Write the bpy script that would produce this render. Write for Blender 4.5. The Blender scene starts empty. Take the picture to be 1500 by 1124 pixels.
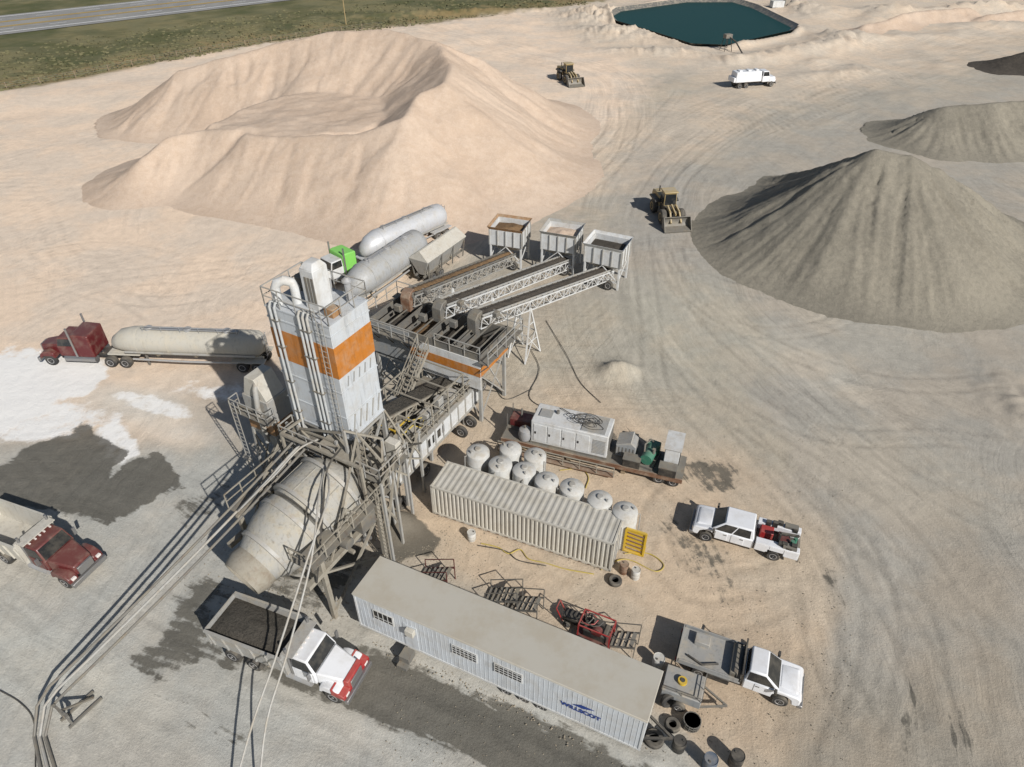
import bpy, bmesh, math, random
import numpy as np
from mathutils import Vector, Matrix
random.seed(7); rng = np.random.default_rng(7)
SC = bpy.context.scene
C = SC.collection
FP = 1000.0; TH = math.radians(38); HC = 35.0
ct, st = math.cos(TH), math.sin(TH)
R = math.radians
def P(u, v, z=0.0):
    x = (u-750)/FP; y = (v-562)/FP
    k = (HC-z)/(st+y*ct)
    return Vector((x*k, (ct-y*st)*k, z))
def S(r, g, b, k=.86):
    f = lambda c: (c/255/12.92 if c/255 <= .04045 else ((c/255+.055)/1.055)**2.4)*k
    return (f(r), f(g), f(b), 1)
# ------------------------------------------------------------ mesh builder
class MB:
    def __init__(s): s.v = []; s.f = []
    def add(s, vs, fs, M=None):
        n = len(s.v)
        for p in vs:
            p = Vector(p)
            s.v.append(M @ p if M is not None else p)
        for f in fs: s.f.append([n+i for i in f])
        return s
    def box(s, x0, x1, y0, y1, z0, z1, M=None):
        return s.frus((x0, x1, y0, y1, z0), (x0, x1, y0, y1, z1), M)
    def frus(s, b, t, M=None):
        vs = [(b[0],b[2],b[4]),(b[1],b[2],b[4]),(b[1],b[3],b[4]),(b[0],b[3],b[4]),
              (t[0],t[2],t[4]),(t[1],t[2],t[4]),(t[1],t[3],t[4]),(t[0],t[3],t[4])]
        return s.add(vs, [(3,2,1,0),(4,5,6,7),(0,1,5,4),(1,2,6,5),(2,3,7,6),(3,0,4,7)], M)
    def bar(s, p, q, w, h=None, up=(0,0,1)):
        p = Vector(p); q = Vector(q); h = h or w
        d = (q-p)
        if d.length < 1e-6: return s
        d.normalize(); u = Vector(up)
        if abs(d.dot(u)) > .98: u = Vector((0,1,0))
        a = d.cross(u).normalized()*w/2; b = a.cross(d).normalized()*h/2
        vs = [p-a-b, p+a-b, p+a+b, p-a+b, q-a-b, q+a-b, q+a+b, q-a+b]
        return s.add(vs, [(3,2,1,0),(4,5,6,7),(0,1,5,4),(1,2,6,5),(2,3,7,6),(3,0,4,7)])
    def tube(s, p, q, r, r2=None, n=12):
        p = Vector(p); q = Vector(q); r2 = r if r2 is None else r2
        d = (q-p).normalized(); u = Vector((0,0,1)) if abs(d.z) < .9 else Vector((1,0,0))
        a = d.cross(u).normalized(); b = d.cross(a)
        vs = [p+(a*math.cos(t)+b*math.sin(t))*r for t in [2*math.pi*i/n for i in range(n)]]
        vs += [q+(a*math.cos(t)+b*math.sin(t))*r2 for t in [2*math.pi*i/n for i in range(n)]]
        fs = [(i, (i+1)%n, n+(i+1)%n, n+i) for i in range(n)]
        fs += [tuple(range(n))[::-1], tuple(range(n, 2*n))]
        return s.add(vs, fs)
    def pipe(s, pts, r, n=8):
        pts = [Vector(p) for p in pts]; vs = []; fs = []
        m = len(pts); pa = None
        for i, p in enumerate(pts):
            d = (pts[min(i+1, m-1)]-pts[max(i-1, 0)]).normalized()
            if pa is None:
                u = Vector((0,0,1)) if abs(d.z) < .9 else Vector((1,0,0)); pa = d.cross(u).normalized()
            else: pa = (pa-d*pa.dot(d)).normalized()
            b = d.cross(pa)
            vs += [p+(pa*math.cos(t)+b*math.sin(t))*r for t in [2*math.pi*k/n for k in range(n)]]
        for i in range(m-1):
            fs += [(i*n+k, i*n+(k+1)%n, (i+1)*n+(k+1)%n, (i+1)*n+k) for k in range(n)]
        fs += [tuple(range(n)), tuple(range((m-1)*n, m*n))]
        return s.add(vs, fs)
    def lathe(s, prof, n=20, M=None, sy=1.0):
        vs = []; fs = []; m = len(prof)
        for r, z in prof:
            vs += [(r*math.cos(2*math.pi*k/n), sy*r*math.sin(2*math.pi*k/n), z) for k in range(n)]
        for i in range(m-1):
            fs += [(i*n+k, i*n+(k+1)%n, (i+1)*n+(k+1)%n, (i+1)*n+k) for k in range(n)]
        fs += [tuple(range(n)), tuple(range((m-1)*n, m*n))]
        return s.add(vs, fs, M)
    def prism(s, poly, y0, y1, M=None):
        n = len(poly)
        vs = [(x, y0, z) for x, z in poly]+[(x, y1, z) for x, z in poly]
        fs = [(i, (i+1)%n, n+(i+1)%n, n+i) for i in range(n)]+[tuple(range(n)), tuple(range(n, 2*n))]
        return s.add(vs, fs, M)
    def panel(s, a, b, c, d, ins=(.06,.06,.1,.1), off=.012, th=.01):
        """thin plate on quad a(bl) b(br) c(tr) d(tl); inset fractions left,right,bottom,top"""
        a, b, c, d = map(Vector, (a, b, c, d))
        def at(u, w): return (a*(1-u)+b*u)*(1-w)+(d*(1-u)+c*u)*w
        n = (b-a).cross(d-a).normalized()
        q = [at(ins[0], ins[2]), at(1-ins[1], ins[2]), at(1-ins[1], 1-ins[3]), at(ins[0], 1-ins[3])]
        vs = [p+n*(off-th-.02) for p in q]+[p+n*off for p in q]
        return s.add(vs, [(3,2,1,0),(4,5,6,7),(0,1,5,4),(1,2,6,5),(2,3,7,6),(3,0,4,7)])
    def rail(s, pts, h=1.1, step=1.5, r=.035):
        pts = [Vector(p) for p in pts]
        up = Vector((0,0,h))
        for a, b in zip(pts[:-1], pts[1:]):
            k = max(1, int(round((b-a).length/step)))
            for i in range(k+1):
                p = a.lerp(b, i/k); s.bar(p, p+up, r*1.6)
            s.bar(a+up, b+up, r*1.8); s.bar(a+up*.52, b+up*.52, r*1.4)
        return s
    def truss(s, a, b, side, w, h, k, r=.06):
        a = Vector(a); b = Vector(b); side = Vector(side)
        d = (b-a).normalized(); upv = side.cross(d).normalized()
        if upv.z < 0: upv = -upv
        for sg in (-.5, .5):
            o = side*w*sg
            s.bar(a+o, b+o, r*1.6, r*2); s.bar(a+o-upv*h, b+o-upv*h, r*1.4, r*1.6)
            for i in range(k):
                p = a.lerp(b, i/k)+o; q = a.lerp(b, (i+1)/k)+o
                s.bar(p, p-upv*h, r); s.bar(*((p-upv*h, q) if i%2 else (p, q-upv*h)), r)
            s.bar(b+o, b+o-upv*h, r)
        for i in range(k+1):
            p = a.lerp(b, i/k)-upv*h; s.bar(p-side*w/2, p+side*w/2, r)
        return s
    def build(s, name, m, parent=None, bevel=0, ang=38):
        me = bpy.data.meshes.new(name)
        bm = bmesh.new()
        vs = [bm.verts.new(p) for p in s.v]
        for f in s.f:
            try: bm.faces.new([vs[i] for i in f])
            except ValueError: pass
        bmesh.ops.recalc_face_normals(bm, faces=bm.faces)
        bm.to_mesh(me); bm.free()
        me.materials.append(m)
        me.polygons.foreach_set('use_smooth', [True]*len(me.polygons))
        me.set_sharp_from_angle(angle=R(ang))
        o = bpy.data.objects.new(name, me); C.objects.link(o)
        if parent is not None: o.parent = parent
        if bevel:
            b = o.modifiers.new('bevel', 'BEVEL'); b.width = bevel; b.segments = 2; b.limit_method = 'ANGLE'; b.angle_limit = R(40)
        return o
def thing(name, label, cat, loc=(0,0,0), rz=0, group=None):
    o = bpy.data.objects.new(name, None); C.objects.link(o)
    o.location = (loc[0], loc[1], loc[2] if len(loc) > 2 else 0); o.rotation_euler = (0, 0, rz)
    o.empty_display_size = .3
    o['label'] = label; o['category'] = cat
    if group: o['group'] = group
    return o
def tag(o, label=None, cat=None, group=None, kind=None):
    if label: o['label'] = label
    if cat: o['category'] = cat
    if group: o['group'] = group
    if kind: o['kind'] = kind
    return o
def copy_tree(o, parent=None):
    c = o.copy(); C.objects.link(c); c.parent = parent
    for ch in list(o.children): copy_tree(ch, c)
    return c
# ------------------------------------------------------------ materials
class NT:
    def __init__(s, name):
        s.m = bpy.data.materials.new(name); s.m.use_nodes = True; s.t = s.m.node_tree
        s.b = s.t.nodes['Principled BSDF']
    def n(s, typ, **kw):
        x = s.t.nodes.new(typ)
        for k, v in kw.items(): setattr(x, k, v)
        return x
    def l(s, a, b): s.t.links.new(a, b)
    def math(s, op, a, b=None, c=None, clamp=False):
        x = s.n('ShaderNodeMath', operation=op); x.use_clamp = clamp
        for i, q in enumerate((a, b, c)):
            if q is None: continue
            if isinstance(q, (int, float)): x.inputs[i].default_value = q
            else: s.l(q, x.inputs[i])
        return x.outputs[0]
    def noise(s, vec, scale, detail=6, rough=.6):
        x = s.n('ShaderNodeTexNoise'); x.inputs['Scale'].default_value = scale
        x.inputs['Detail'].default_value = detail; x.inputs['Roughness'].default_value = rough
        s.l(vec, x.inputs['Vector']); return x.outputs['Fac']
    def scale(s, vec, sc):
        x = s.n('ShaderNodeVectorMath', operation='MULTIPLY'); s.l(vec, x.inputs[0]); x.inputs[1].default_value = sc
        return x.outputs[0]
    def mix(s, f, a, b, typ='MIX'):
        x = s.n('ShaderNodeMix', data_type='RGBA', blend_type=typ)
        for i, q in ((0, f), (6, a), (7, b)):
            if isinstance(q, (int, float, tuple)): x.inputs[i].default_value = q
            else: s.l(q, x.inputs[i])
        return x.outputs[2]
    def step(s, v, lo, hi):
        x = s.n('ShaderNodeMapRange', interpolation_type='SMOOTHSTEP'); s.l(v, x.inputs[0])
        x.inputs[1].default_value = lo; x.inputs[2].default_value = hi
        return x.outputs[0]
    def bump(s, h, strength, dist):
        x = s.n('ShaderNodeBump'); x.inputs['Strength'].default_value = strength; x.inputs['Distance'].default_value = dist
        s.l(h, x.inputs['Height']); s.l(x.outputs[0], s.b.inputs['Normal'])
DUST = S(176, 165, 145)
def mat(name, col, rough=.6, metal=0, dust=.35, dcol=DUST, scale=1.2, streak=.0, rust=0, bump=0):
    t = NT(name); g = t.n('ShaderNodeNewGeometry'); pos = g.outputs['Position']
    n1 = t.noise(pos, scale, 8, .68)
    sx = t.n('ShaderNodeSeparateXYZ'); t.l(g.outputs['Normal'], sx.inputs[0])
    up = t.math('MAXIMUM', sx.outputs[2], 0)
    f = t.math('MULTIPLY', t.step(n1, .42, .68), dust)
    f = t.math('ADD', f, t.math('MULTIPLY', up, dust*.55), clamp=True)
    c = t.mix(f, col, dcol)
    if streak:
        n2 = t.noise(t.scale(pos, (3.5, 3.5, .35)), 1.5, 5)
        c = t.mix(t.math('MULTIPLY', t.step(n2, .5, .72), streak), c, tuple(q*.35 for q in col[:3])+(1,))
    if rust:
        n3 = t.noise(pos, 2.6, 8, .7)
        c = t.mix(t.math('MULTIPLY', t.step(n3, .52, .64), rust), c, (.13, .065, .03, 1))
    t.l(c, t.b.inputs['Base Color'])
    t.l(t.math('ADD', rough, t.math('MULTIPLY', f, .4), clamp=True), t.b.inputs['Roughness'])
    t.b.inputs['Metallic'].default_value = metal
    if bump: t.bump(t.noise(pos, 3.5, 8, .7), bump, .12)
    return t.m
M = {}
M['white'] = mat('white_paint', (.60,.61,.60,1), .45, dust=.4, streak=.2, rust=.08)
M['panel'] = mat('white_panel', (.56,.59,.61,1), .5, dust=.28, streak=.3, rust=.05)
M['silo'] = mat('grey_white_silo_paint', (.49,.52,.54,1), .5, dust=.3, streak=.35, rust=.08)
M['pipew'] = mat('dull_white_pipe_paint', (.42,.44,.44,1), .5, dust=.5, streak=.35, rust=.15)
M['car'] = mat('white_car_paint', (.74,.75,.76,1), .25, dust=.22, scale=.9)
M['grey'] = mat('grey_paint', (.26,.27,.27,1), .55, dust=.55, streak=.3)
M['steel'] = mat('dusty_steel', (.17,.165,.15,1), .55, .2, dust=.55, dcol=S(150,140,120), rust=.3)
M['lsteel'] = mat('pale_steel', (.36,.36,.34,1), .5, .1, dust=.55, streak=.2, rust=.2)
M['galv'] = mat('galvanised_steel', (.42,.43,.44,1), .4, .35, dust=.5)
M['silver'] = mat('dull_aluminium_tank', (.56,.57,.58,1), .38, .2, dust=.5, dcol=S(190,185,174), streak=.2)
M['greytank'] = mat('dull_grey_tank', (.38,.39,.39,1), .5, .1, dust=.6, dcol=S(168,162,148), streak=.3)
M['paletank'] = mat('dust_caked_tank', S(190,186,174), .7, .0, dust=.7, dcol=S(196,188,170), streak=.25)
M['drum'] = mat('concrete_splashed_drum', (.34,.335,.31,1), .7, .05, dust=.8, dcol=S(182,175,158), scale=1.3, streak=.45, rust=.15, bump=.35)
M['orange'] = mat('orange_stripe', (.45,.16,.02,1), .5, dust=.3, streak=.35, rust=.2)
M['faded'] = mat('faded_orange_stripe', (.32,.17,.07,1), .6, dust=.6, streak=.4, rust=.3)
M['brown'] = mat('brown_red_rail', (.16,.08,.045,1), .6, dust=.45)
M['maroon'] = mat('maroon_paint', (.10,.011,.013,1), .3, dust=.2)
M['red'] = mat('red_paint', (.34,.015,.018,1), .35, dust=.2)
M['yellow'] = mat('yellow_paint', (.58,.38,.02,1), .5, dust=.25)
M['loader'] = mat('dusty_yellow_paint', (.42,.31,.13,1), .5, dust=.55)
M['green'] = mat('green_paint', (.03,.17,.11,1), .5, dust=.3)
M['lime'] = mat('lime_paint', (.20,.55,.10,1), .5, dust=.1)
M['black'] = mat('black_steel', (.02,.02,.02,1), .5, dust=.22)
M['rubber'] = mat('tyre_rubber', (.025,.025,.025,1), .8, dust=.28)
M['belt'] = mat('conveyor_belt', (.04,.036,.03,1), .8, dust=.35, dcol=S(120,104,82))
M['rim'] = mat('wheel_rim', (.35,.35,.35,1), .4, .4, dust=.4)
M['poly'] = mat('white_poly_plastic', (.54,.54,.51,1), .5, dust=.5, scale=1.5, streak=.25)
M['roof'] = mat('dusty_roof', S(190,186,174), .8, dust=.6, dcol=S(178,169,151), scale=.45, streak=0)
M['cont'] = mat('beige_container_paint', S(200,196,184), .6, dust=.35, streak=.3, rust=.12)
M['controof'] = mat('container_roof', S(196,192,181), .7, dust=.5, dcol=S(172,165,149), scale=.7, rust=.08)
M['glass'] = mat('dark_glass', (.012,.015,.018,1), .12, dust=.12)
M['lamp'] = mat('lamp_lens', (.7,.65,.6,1), .15, dust=.05)
M['amber'] = mat('red_lens', (.4,.03,.02,1), .2, dust=.05)
M['grill'] = mat('chrome_grille', (.32,.32,.32,1), .3, .7, dust=.25)
M['wood'] = mat('weathered_wood', (.26,.2,.13,1), .85, dust=.3)
M['blue'] = mat('blue_letters', (.02,.05,.22,1), .5, dust=0)
M['bluebar'] = mat('blue_barrel_plastic', (.03,.07,.13,1), .5, dust=.3)
M['hose'] = mat('yellow_hose_rubber', (.45,.34,.04,1), .6, dust=.3)
M['ladder'] = mat('caked_steel', S(160,154,140), .8, dust=.6, dcol=S(140,131,114), rust=.25, streak=.3)
def heap(name, c1, c2, sc=.8, bs=.25, fine=9):
    t = NT(name); g = t.n('ShaderNodeNewGeometry'); pos = g.outputs['Position']
    a = t.noise(pos, .1, 6, .6); b = t.noise(pos, sc, 10, .72); d = t.noise(pos, fine, 5, .75)
    f = t.math('ADD', t.math('MULTIPLY', a, .45), t.math('MULTIPLY', b, .55))
    c = t.mix(t.step(f, .38, .62), c1, c2)
    v = t.math('ADD', .7, t.math('MULTIPLY', d, .6))
    cc = t.n('ShaderNodeCombineColor'); [t.l(v, cc.inputs[i]) for i in range(3)]
    c = t.mix(1.0, c, cc.outputs[0], 'MULTIPLY')
    t.l(c, t.b.inputs['Base Color']); t.b.inputs['Roughness'].default_value = .95; t.b.inputs['Specular IOR Level'].default_value = .2
    t.bump(t.math('ADD', b, t.math('MULTIPLY', d, .4)), bs, .35)
    return t.m
M['sand'] = heap('pink_sand', S(200,177,154), S(212,191,169), 1.2, .4)
M['gravel'] = heap('grey_gravel', S(134,128,114), S(154,147,131), 1.8, .45)
M['darkgravel'] = heap('dark_gravel', S(72,67,60), S(92,85,76), 1.5, .6)
M['concrete'] = heap('wet_concrete', S(84,80,72), S(106,100,90), 3, 1)
M['stone'] = heap('loose_stone', S(138,130,114), S(172,160,140), 3, .5)
M['brownsand'] = heap('brown_sand', S(118,94,68), S(146,118,86), 3, .5)
# ------------------------------------------------------------ numpy noise
def vnoise(x, y, seed):
    r = np.random.default_rng(seed).random((256, 256))
    xi = np.floor(x).astype(int); yi = np.floor(y).astype(int); fx = x-xi; fy = y-yi
    fx = fx*fx*(3-2*fx); fy = fy*fy*(3-2*fy)
    g = lambda a, b: r[a % 256, b % 256]
    return (g(xi,yi)*(1-fx)+g(xi+1,yi)*fx)*(1-fy)+(g(xi,yi+1)*(1-fx)+g(xi+1,yi+1)*fx)*fy
def fbm(x, y, seed, o=4):
    s = 0; a = 1; t = 0
    for i in range(o): s = s+a*vnoise(x*2**i, y*2**i, seed+i); t += a; a *= .5
    return s/t
def sstep(x, a, b):
    t = np.clip((x-a)/(b-a), 0, 1); return t*t*(3-2*t)
def spline(pts, n=14):
    pts = [np.array(p, float) for p in pts]; q = [2*pts[0]-pts[1]]+pts+[2*pts[-1]-pts[-2]]; out = []
    for i in range(1, len(q)-2):
        for k in range(n):
            t = k/n; a, b, c, d = q[i-1:i+3]
            out.append(.5*((2*b)+(-a+c)*t+(2*a-5*b+4*c-d)*t*t+(-a+3*b-3*c+d)*t**3))
    out.append(pts[-1]); return np.array(out)
def grid_mesh(name, X, Y, Z, m, keep=None):
    ny, nx = X.shape
    idx = np.arange(nx*ny).reshape(ny, nx)
    q = np.stack([idx[:-1,:-1], idx[:-1,1:], idx[1:,1:], idx[1:,:-1]], -1).reshape(-1, 4)
    co = np.stack([X, Y, Z], -1).reshape(-1, 3)
    if keep is not None:
        kf = keep.reshape(-1)[q].any(1); q = q[kf]
        used = np.unique(q); mp = -np.ones(nx*ny, int); mp[used] = np.arange(len(used)); q = mp[q]; co = co[used]
    me = bpy.data.meshes.new(name)
    me.vertices.add(len(co)); me.vertices.foreach_set('co', co.astype(np.float32).ravel())
    me.loops.add(len(q)*4); me.loops.foreach_set('vertex_index', q.ravel().astype(np.int32))
    me.polygons.add(len(q)); me.polygons.foreach_set('loop_start', np.arange(0, len(q)*4, 4, dtype=np.int32))
    me.polygons.foreach_set('use_smooth', np.ones(len(q), bool))
    me.update(); me.validate(); me.materials.append(m)
    o = bpy.data.objects.new(name, me); C.objects.link(o)
    return o
# ------------------------------------------------------------ GROUND
def axis(segs):
    out = []
    for a, b, s in segs: out += list(np.arange(a, b, s))
    return np.array(out)
gx = axis([(-2500,-400,150),(-400,-150,8),(-150,-60,1.5),(-60,-42,.6),(-42,46,.26),(46,80,.6),(80,180,1.5),(180,400,8),(400,2501,150)])
gy = axis([(-600,-20,40),(-20,8,2),(8,60,.26),(60,110,.4),(110,260,1.1),(260,500,10),(500,3001,200)])
GX, GY = np.meshgrid(gx, gy)
dep = np.maximum(GY*ct+HC*st, 1.0)
U = 750+FP*GX/dep; V = 562+FP*(HC*ct-GY*st)/dep
W1 = fbm(GX*.12+50, GY*.12+50, 11, 5)-.5; W2 = fbm(GX*.6+90, GY*.6+90, 31, 5)-.5
Us = U+W1*70*(V+300)/900+W2*40; Vs = V+W1*40*(V+200)/900+W2*22
def polymask(poly, soft, u=Us, v=Vs):
    n = len(poly); d = np.full(u.shape, 1e9); ins = np.zeros(u.shape, bool)
    for i in range(n):
        (x1, y1), (x2, y2) = poly[i], poly[(i+1) % n]
        ex, ey = x2-x1, y2-y1; t = np.clip(((u-x1)*ex+(v-y1)*ey)/(ex*ex+ey*ey), 0, 1)
        d = np.minimum(d, np.hypot(u-x1-t*ex, v-y1-t*ey))
        c = ((y1 > v) != (y2 > v)) & (u < (x2-x1)*(v-y1)/((y2-y1) if y2 != y1 else 1e-9)+x1); ins ^= c
    return sstep(np.where(ins, d, -d), -soft, soft)
def ell(cu, cv, ru, rv, a=0, soft=.5):
    x = Us-cu; y = Vs-cv; c, s_ = math.cos(R(a)), math.sin(R(a))
    r = np.hypot((x*c+y*s_)/ru, (-x*s_+y*c)/rv)
    return 1-sstep(r, 1-soft, 1+soft)
GK = 1.0
col = np.zeros(U.shape+(3,)); col[:] = S(172,163,147,GK)[:3]
def paint(mask, c, k=1.0):
    global col
    m = (mask*k)[..., None]; col = col*(1-m)+np.array(S(*c,GK)[:3])*m
paint(polymask([(-900,60),(330,-40),(880,-20),(960,110),(905,190),(860,260),(740,330),(560,450),(420,520),(330,640),(140,650),(-900,640)], 30), (214,195,173))
paint(polymask([(860,200),(1040,120),(1260,60),(1520,20),(1500,90),(1150,150),(960,260),(760,330),(700,330)], 20), (194,179,159), .8)
paint(polymask([(700,-40),(1520,-40),(1520,40),(1180,120),(960,110),(850,60)], 20), (198,183,163))
paint(polymask([(1500,120),(1560,1200),(1150,1200),(1180,820),(1040,640),(900,500),(850,430),(930,290),(1150,170)], 40), (164,157,144))
paint(polymask([(870,440),(950,430),(1150,640),(1120,700),(980,640),(860,560),(700,560)], 20), (168,160,143), .7)
paint(polymask([(560,700),(700,560),(860,580),(1050,650),(1200,760),(1220,900),(1150,1124),(990,1124),(900,960),(560,800)], 34), (188,171,148))
paint(polymask([(1150,980),(1320,1000),(1500,960),(1560,1200),(1100,1200)], 60), (150,140,123), .6)
paint(polymask([(-900,640),(140,650),(330,650),(420,760),(560,860),(980,1060),(1050,1300),(-900,1300)], 25), (174,171,161))
paint(ell(250,610,110,30,10), (206,197,182), .8)
paint(ell(330,600,60,45,0), (156,149,136), .6)
paint(ell(1090,1000,120,90,20), (168,152,131), .6)
paint(ell(1280,480,120,60,0), (176,169,154), .5)
paint(ell(1200,540,90,30,30), (184,176,160), .5)
paint(ell(1030,480,110,70,30), (176,170,153), .6)
paint(ell(1330,700,160,60,20), (172,165,150), .6)
paint(ell(1400,900,80,150,0), (152,143,128), .5)
paint(ell(960,300,60,80,0), (163,157,146), .6)
paint(ell(590,770,30,22,0), (196,180,156), .8)
paint(ell(60,980,170,60,20), (186,183,171), .6)
paint(ell(560,1000,160,14,27), (192,187,175), .6)
grass = polymask([(-400,190),(0,134),(100,118),(200,97),(300,77),(400,62),(520,43),(620,34),(760,18),(900,-2),(1100,-40),(1400,-219),(-2500,-219)], 4, U+W2*14, V+W2*5)
paint(grass, (99,97,68)); paint(grass*sstep(W1+W2*.5, -.02, .12), (124,117,85), .7)
paint(grass*sstep(-W1+W2*.6, .05, .2), (78,82,50), .7)
paint(grass*(1-polymask([(-400,170),(0,118),(200,85),(400,52),(620,24),(800,2),(900,-219),(-2500,-219)], 8)), (150,128,90), .6)
paint((V < -60)*1.0, (104,102,70))
powder = np.maximum(polymask([(-300,530),(10,528),(100,515),(170,535),(175,565),(120,595),(60,620),(-60,650),(-300,640)], 20), ell(230,595,50,14,10)*.7)
powder = np.maximum(powder, ell(70,625,120,24,-8,.7)*.75)
powder = np.maximum(powder, ell(310,570,70,16,0,.8)*.6); powder = np.maximum(powder, ell(170,640,22,40,20,.6)*.75)
wet = np.zeros(U.shape)
def damp(m, k=1): 
    global wet
    wet = np.maximum(wet, m*k)
damp(polymask([(-300,690),(10,672),(85,640),(140,628),(165,650),(150,695),(185,660),(220,655),(250,690),(262,712),(200,735),(150,765),(60,738),(-60,725),(-300,740)], 14))
damp(polymask([(240,730),(290,715),(330,670),(340,715),(325,755),(275,780),(245,750)], 16), .5)
damp(polymask([(305,850),(345,860),(320,890),(285,950),(235,995),(205,1005),(205,965),(235,930),(268,885)], 18), .72)
damp(polymask([(450,965),(540,945),(640,990),(800,1060),(960,1130),(900,1200),(640,1090),(520,1045),(470,1010)], 26), .95)
damp(polymask([(560,780),(620,760),(650,790),(640,820),(580,830)], 12), .8)
damp(ell(1035,690,52,30,20,.6), .62); damp(ell(1010,800,75,50,30,.8), .5); damp(ell(930,650,50,16,20), .5)
damp(ell(1060,860,50,24,0,.8), .45); damp(ell(1210,850,40,12,60), .5); damp(ell(1335,1050,22,70,5,.6), .45); damp(ell(1430,1080,20,50,5,.6), .42)
damp(ell(420,985,100,24,25,.8), .75); damp(ell(300,930,40,24,-40,.8), .6); damp(ell(300,1060,120,20,25,.8), .45)
damp(ell(320,960,30,14,0,.6), .7); damp(ell(640,870,90,8,25,.7),.5)
damp(polymask([(470,700),(560,690),(560,760),(520,860),(440,900),(330,830)], 20), .6)
road = spline([P(*q)[:2] for q in [(1620,20),(1400,75),(1230,125),(1090,180),(985,250),(948,330),(945,410),(985,500),(1080,610),(1200,730),(1290,860),(1340,1000),(1360,1140)]], 8)
lane = spline([P(*q)[:2] for q in [(-250,820),(60,790),(330,910),(600,1030),(900,1170)]], 6)
sandr = spline([P(*q)[:2] for q in [(600,420),(720,310),(850,235),(905,160),(870,105),(700,60),(560,20)]], 6)
def flow(line):
    best = np.full(GX.shape, 1e9); S_ = np.zeros(GX.shape); D_ = np.zeros(GX.shape); L = 0
    for a, b in zip(line[:-1], line[1:]):
        e = b-a; l = np.hypot(*e); e = e/l
        t = np.clip((GX-a[0])*e[0]+(GY-a[1])*e[1], 0, l)
        dx = GX-a[0]-t*e[0]; dy = GY-a[1]-t*e[1]; d = np.hypot(dx, dy); sg = np.sign(e[0]*dy-e[1]*dx)
        k = d < best; best = np.where(k, d, best); S_ = np.where(k, L+t, S_); D_ = np.where(k, sg*d, D_); L += l
    return S_, D_
f1 = flow(road); f2 = flow(lane); f3 = flow(sandr)
zl = polymask([(-900,640),(330,650),(420,760),(560,860),(980,1060),(1050,1300),(-900,1300)], 5)
a1 = np.abs(f1[1]); a3 = np.abs(f3[1])
wA = (1-sstep(a1, 8, 24))*(1-zl)*(1-grass)*(.4+.6*sstep(W1, -.12, .1)); wC = (1-sstep(a3, 4, 11))*(1-grass)*(V < 420)
use3 = (a3 < 7) & (a1 > 9) & (V < 420)
FS = np.where(zl > .5, f2[0], np.where(use3, f3[0], f1[0])); FD = np.where(zl > .5, f2[1]+200, np.where(use3, f3[1]+400, f1[1]))+W1*2.0
FW = np.where(zl > .5, .6*(1-sstep(np.abs(f2[1]), 6, 14)), np.where(use3, wC, wA))
trk = np.zeros(U.shape)
def track(px, gap=1.9, w=.22, k=1):
    global trk
    line = spline([P(*q)[:2] for q in px], 8); s_, d_ = flow(line)
    L = sum(np.hypot(*(b-a)) for a, b in zip(line[:-1], line[1:]))
    on = sstep(s_, 0, 3)*(1-sstep(s_, L-3, L-.01))
    m = np.exp(-((np.abs(d_)-gap/2)/w)**2)-.45*np.exp(-((np.abs(d_)-gap/2-.45)/w)**2)-.45*np.exp(-((np.abs(d_)-gap/2+.45)/w)**2)
    m = m*k*on*(.35+.8*fbm(GX*.4, GY*.4, 77, 3)); trk = np.where(np.abs(m) > np.abs(trk), m, trk)
track([(1180,820),(1120,850),(1020,860),(960,800),(970,740),(1020,700)])
track([(1170,850),(1110,890),(1000,900),(930,830),(950,760)],k=.8)
track([(1500,560),(1300,560),(1120,500),(1000,420),(960,350)])
track([(1490,780),(1330,700),(1180,590),(1040,470),(990,380),(990,345)])
track([(1150,1124),(1200,980),(1190,850),(1120,740),(1010,640),(960,560),(950,450),(935,330)], k=.9)
track([(1400,1124),(1330,930),(1220,780),(1060,600),(950,470)], k=.9)
track([(1440,1124),(1390,900),(1300,760),(1120,640),(980,560)], k=.8)
track([(1500,980),(1360,860),(1200,760),(1080,700)], k=.8)
track([(1250,1124),(1290,900),(1230,760),(1100,640)], k=.9)
track([(1500,660),(1380,640),(1240,640),(1120,600),(1020,520)], k=.8)
track([(1200,420),(1120,430),(1020,400),(970,350)], k=.8)
track([(880,210),(800,260),(740,330)]); track([(900,150),(890,200),(820,250),(730,290)])
track([(870,250),(780,290),(700,360)]); track([(930,170),(910,230),(850,280),(790,300)])
track([(1000,130),(940,200),(880,260),(860,320)],k=.9); track([(1100,150),(1000,220),(950,280),(930,330)])
track([(1260,100),(1100,180),(1010,250),(975,320)]); track([(1420,60),(1250,120),(1080,200),(990,270)]); track([(1500,40),(1330,110),(1180,170),(1100,200)])
track([(1480,330),(1350,400),(1200,480),(1050,470),(960,380)], k=.7)
track([(1300,1124),(1230,1000),(1190,900),(1190,800)], k=.9)
track([(560,965),(700,1030),(850,1124)], k=.9); track([(640,985),(800,1060),(930,1124)], k=.8); track([(480,990),(640,1060),(760,1124)], k=.9)
track([(-20,900),(80,1000),(120,1124)], k=.6); track([(160,850),(330,940),(500,1040),(620,1124)], k=.8); track([(150,900),(280,990),(420,1060),(500,1124)], k=.6)
track([(0,430),(200,400),(420,380)], k=.7); track([(0,480),(150,420),(330,400),(500,370)], k=.7); track([(0,330),(60,400),(200,440),(330,430)],k=.7)
track([(0,250),(60,300),(100,380),(240,470)],k=.8); track([(0,380),(160,360),(300,390),(460,420)],k=.6); track([(0,200),(90,210),(140,170)],k=.7)
Z = (fbm(GX*.25+7, GY*.25+7, 71, 4)-.5)*.12-.02
Z += (fbm(GX*1.6, GY*1.6, 171, 3)-.5)*.05
Z -= trk*.04
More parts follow.
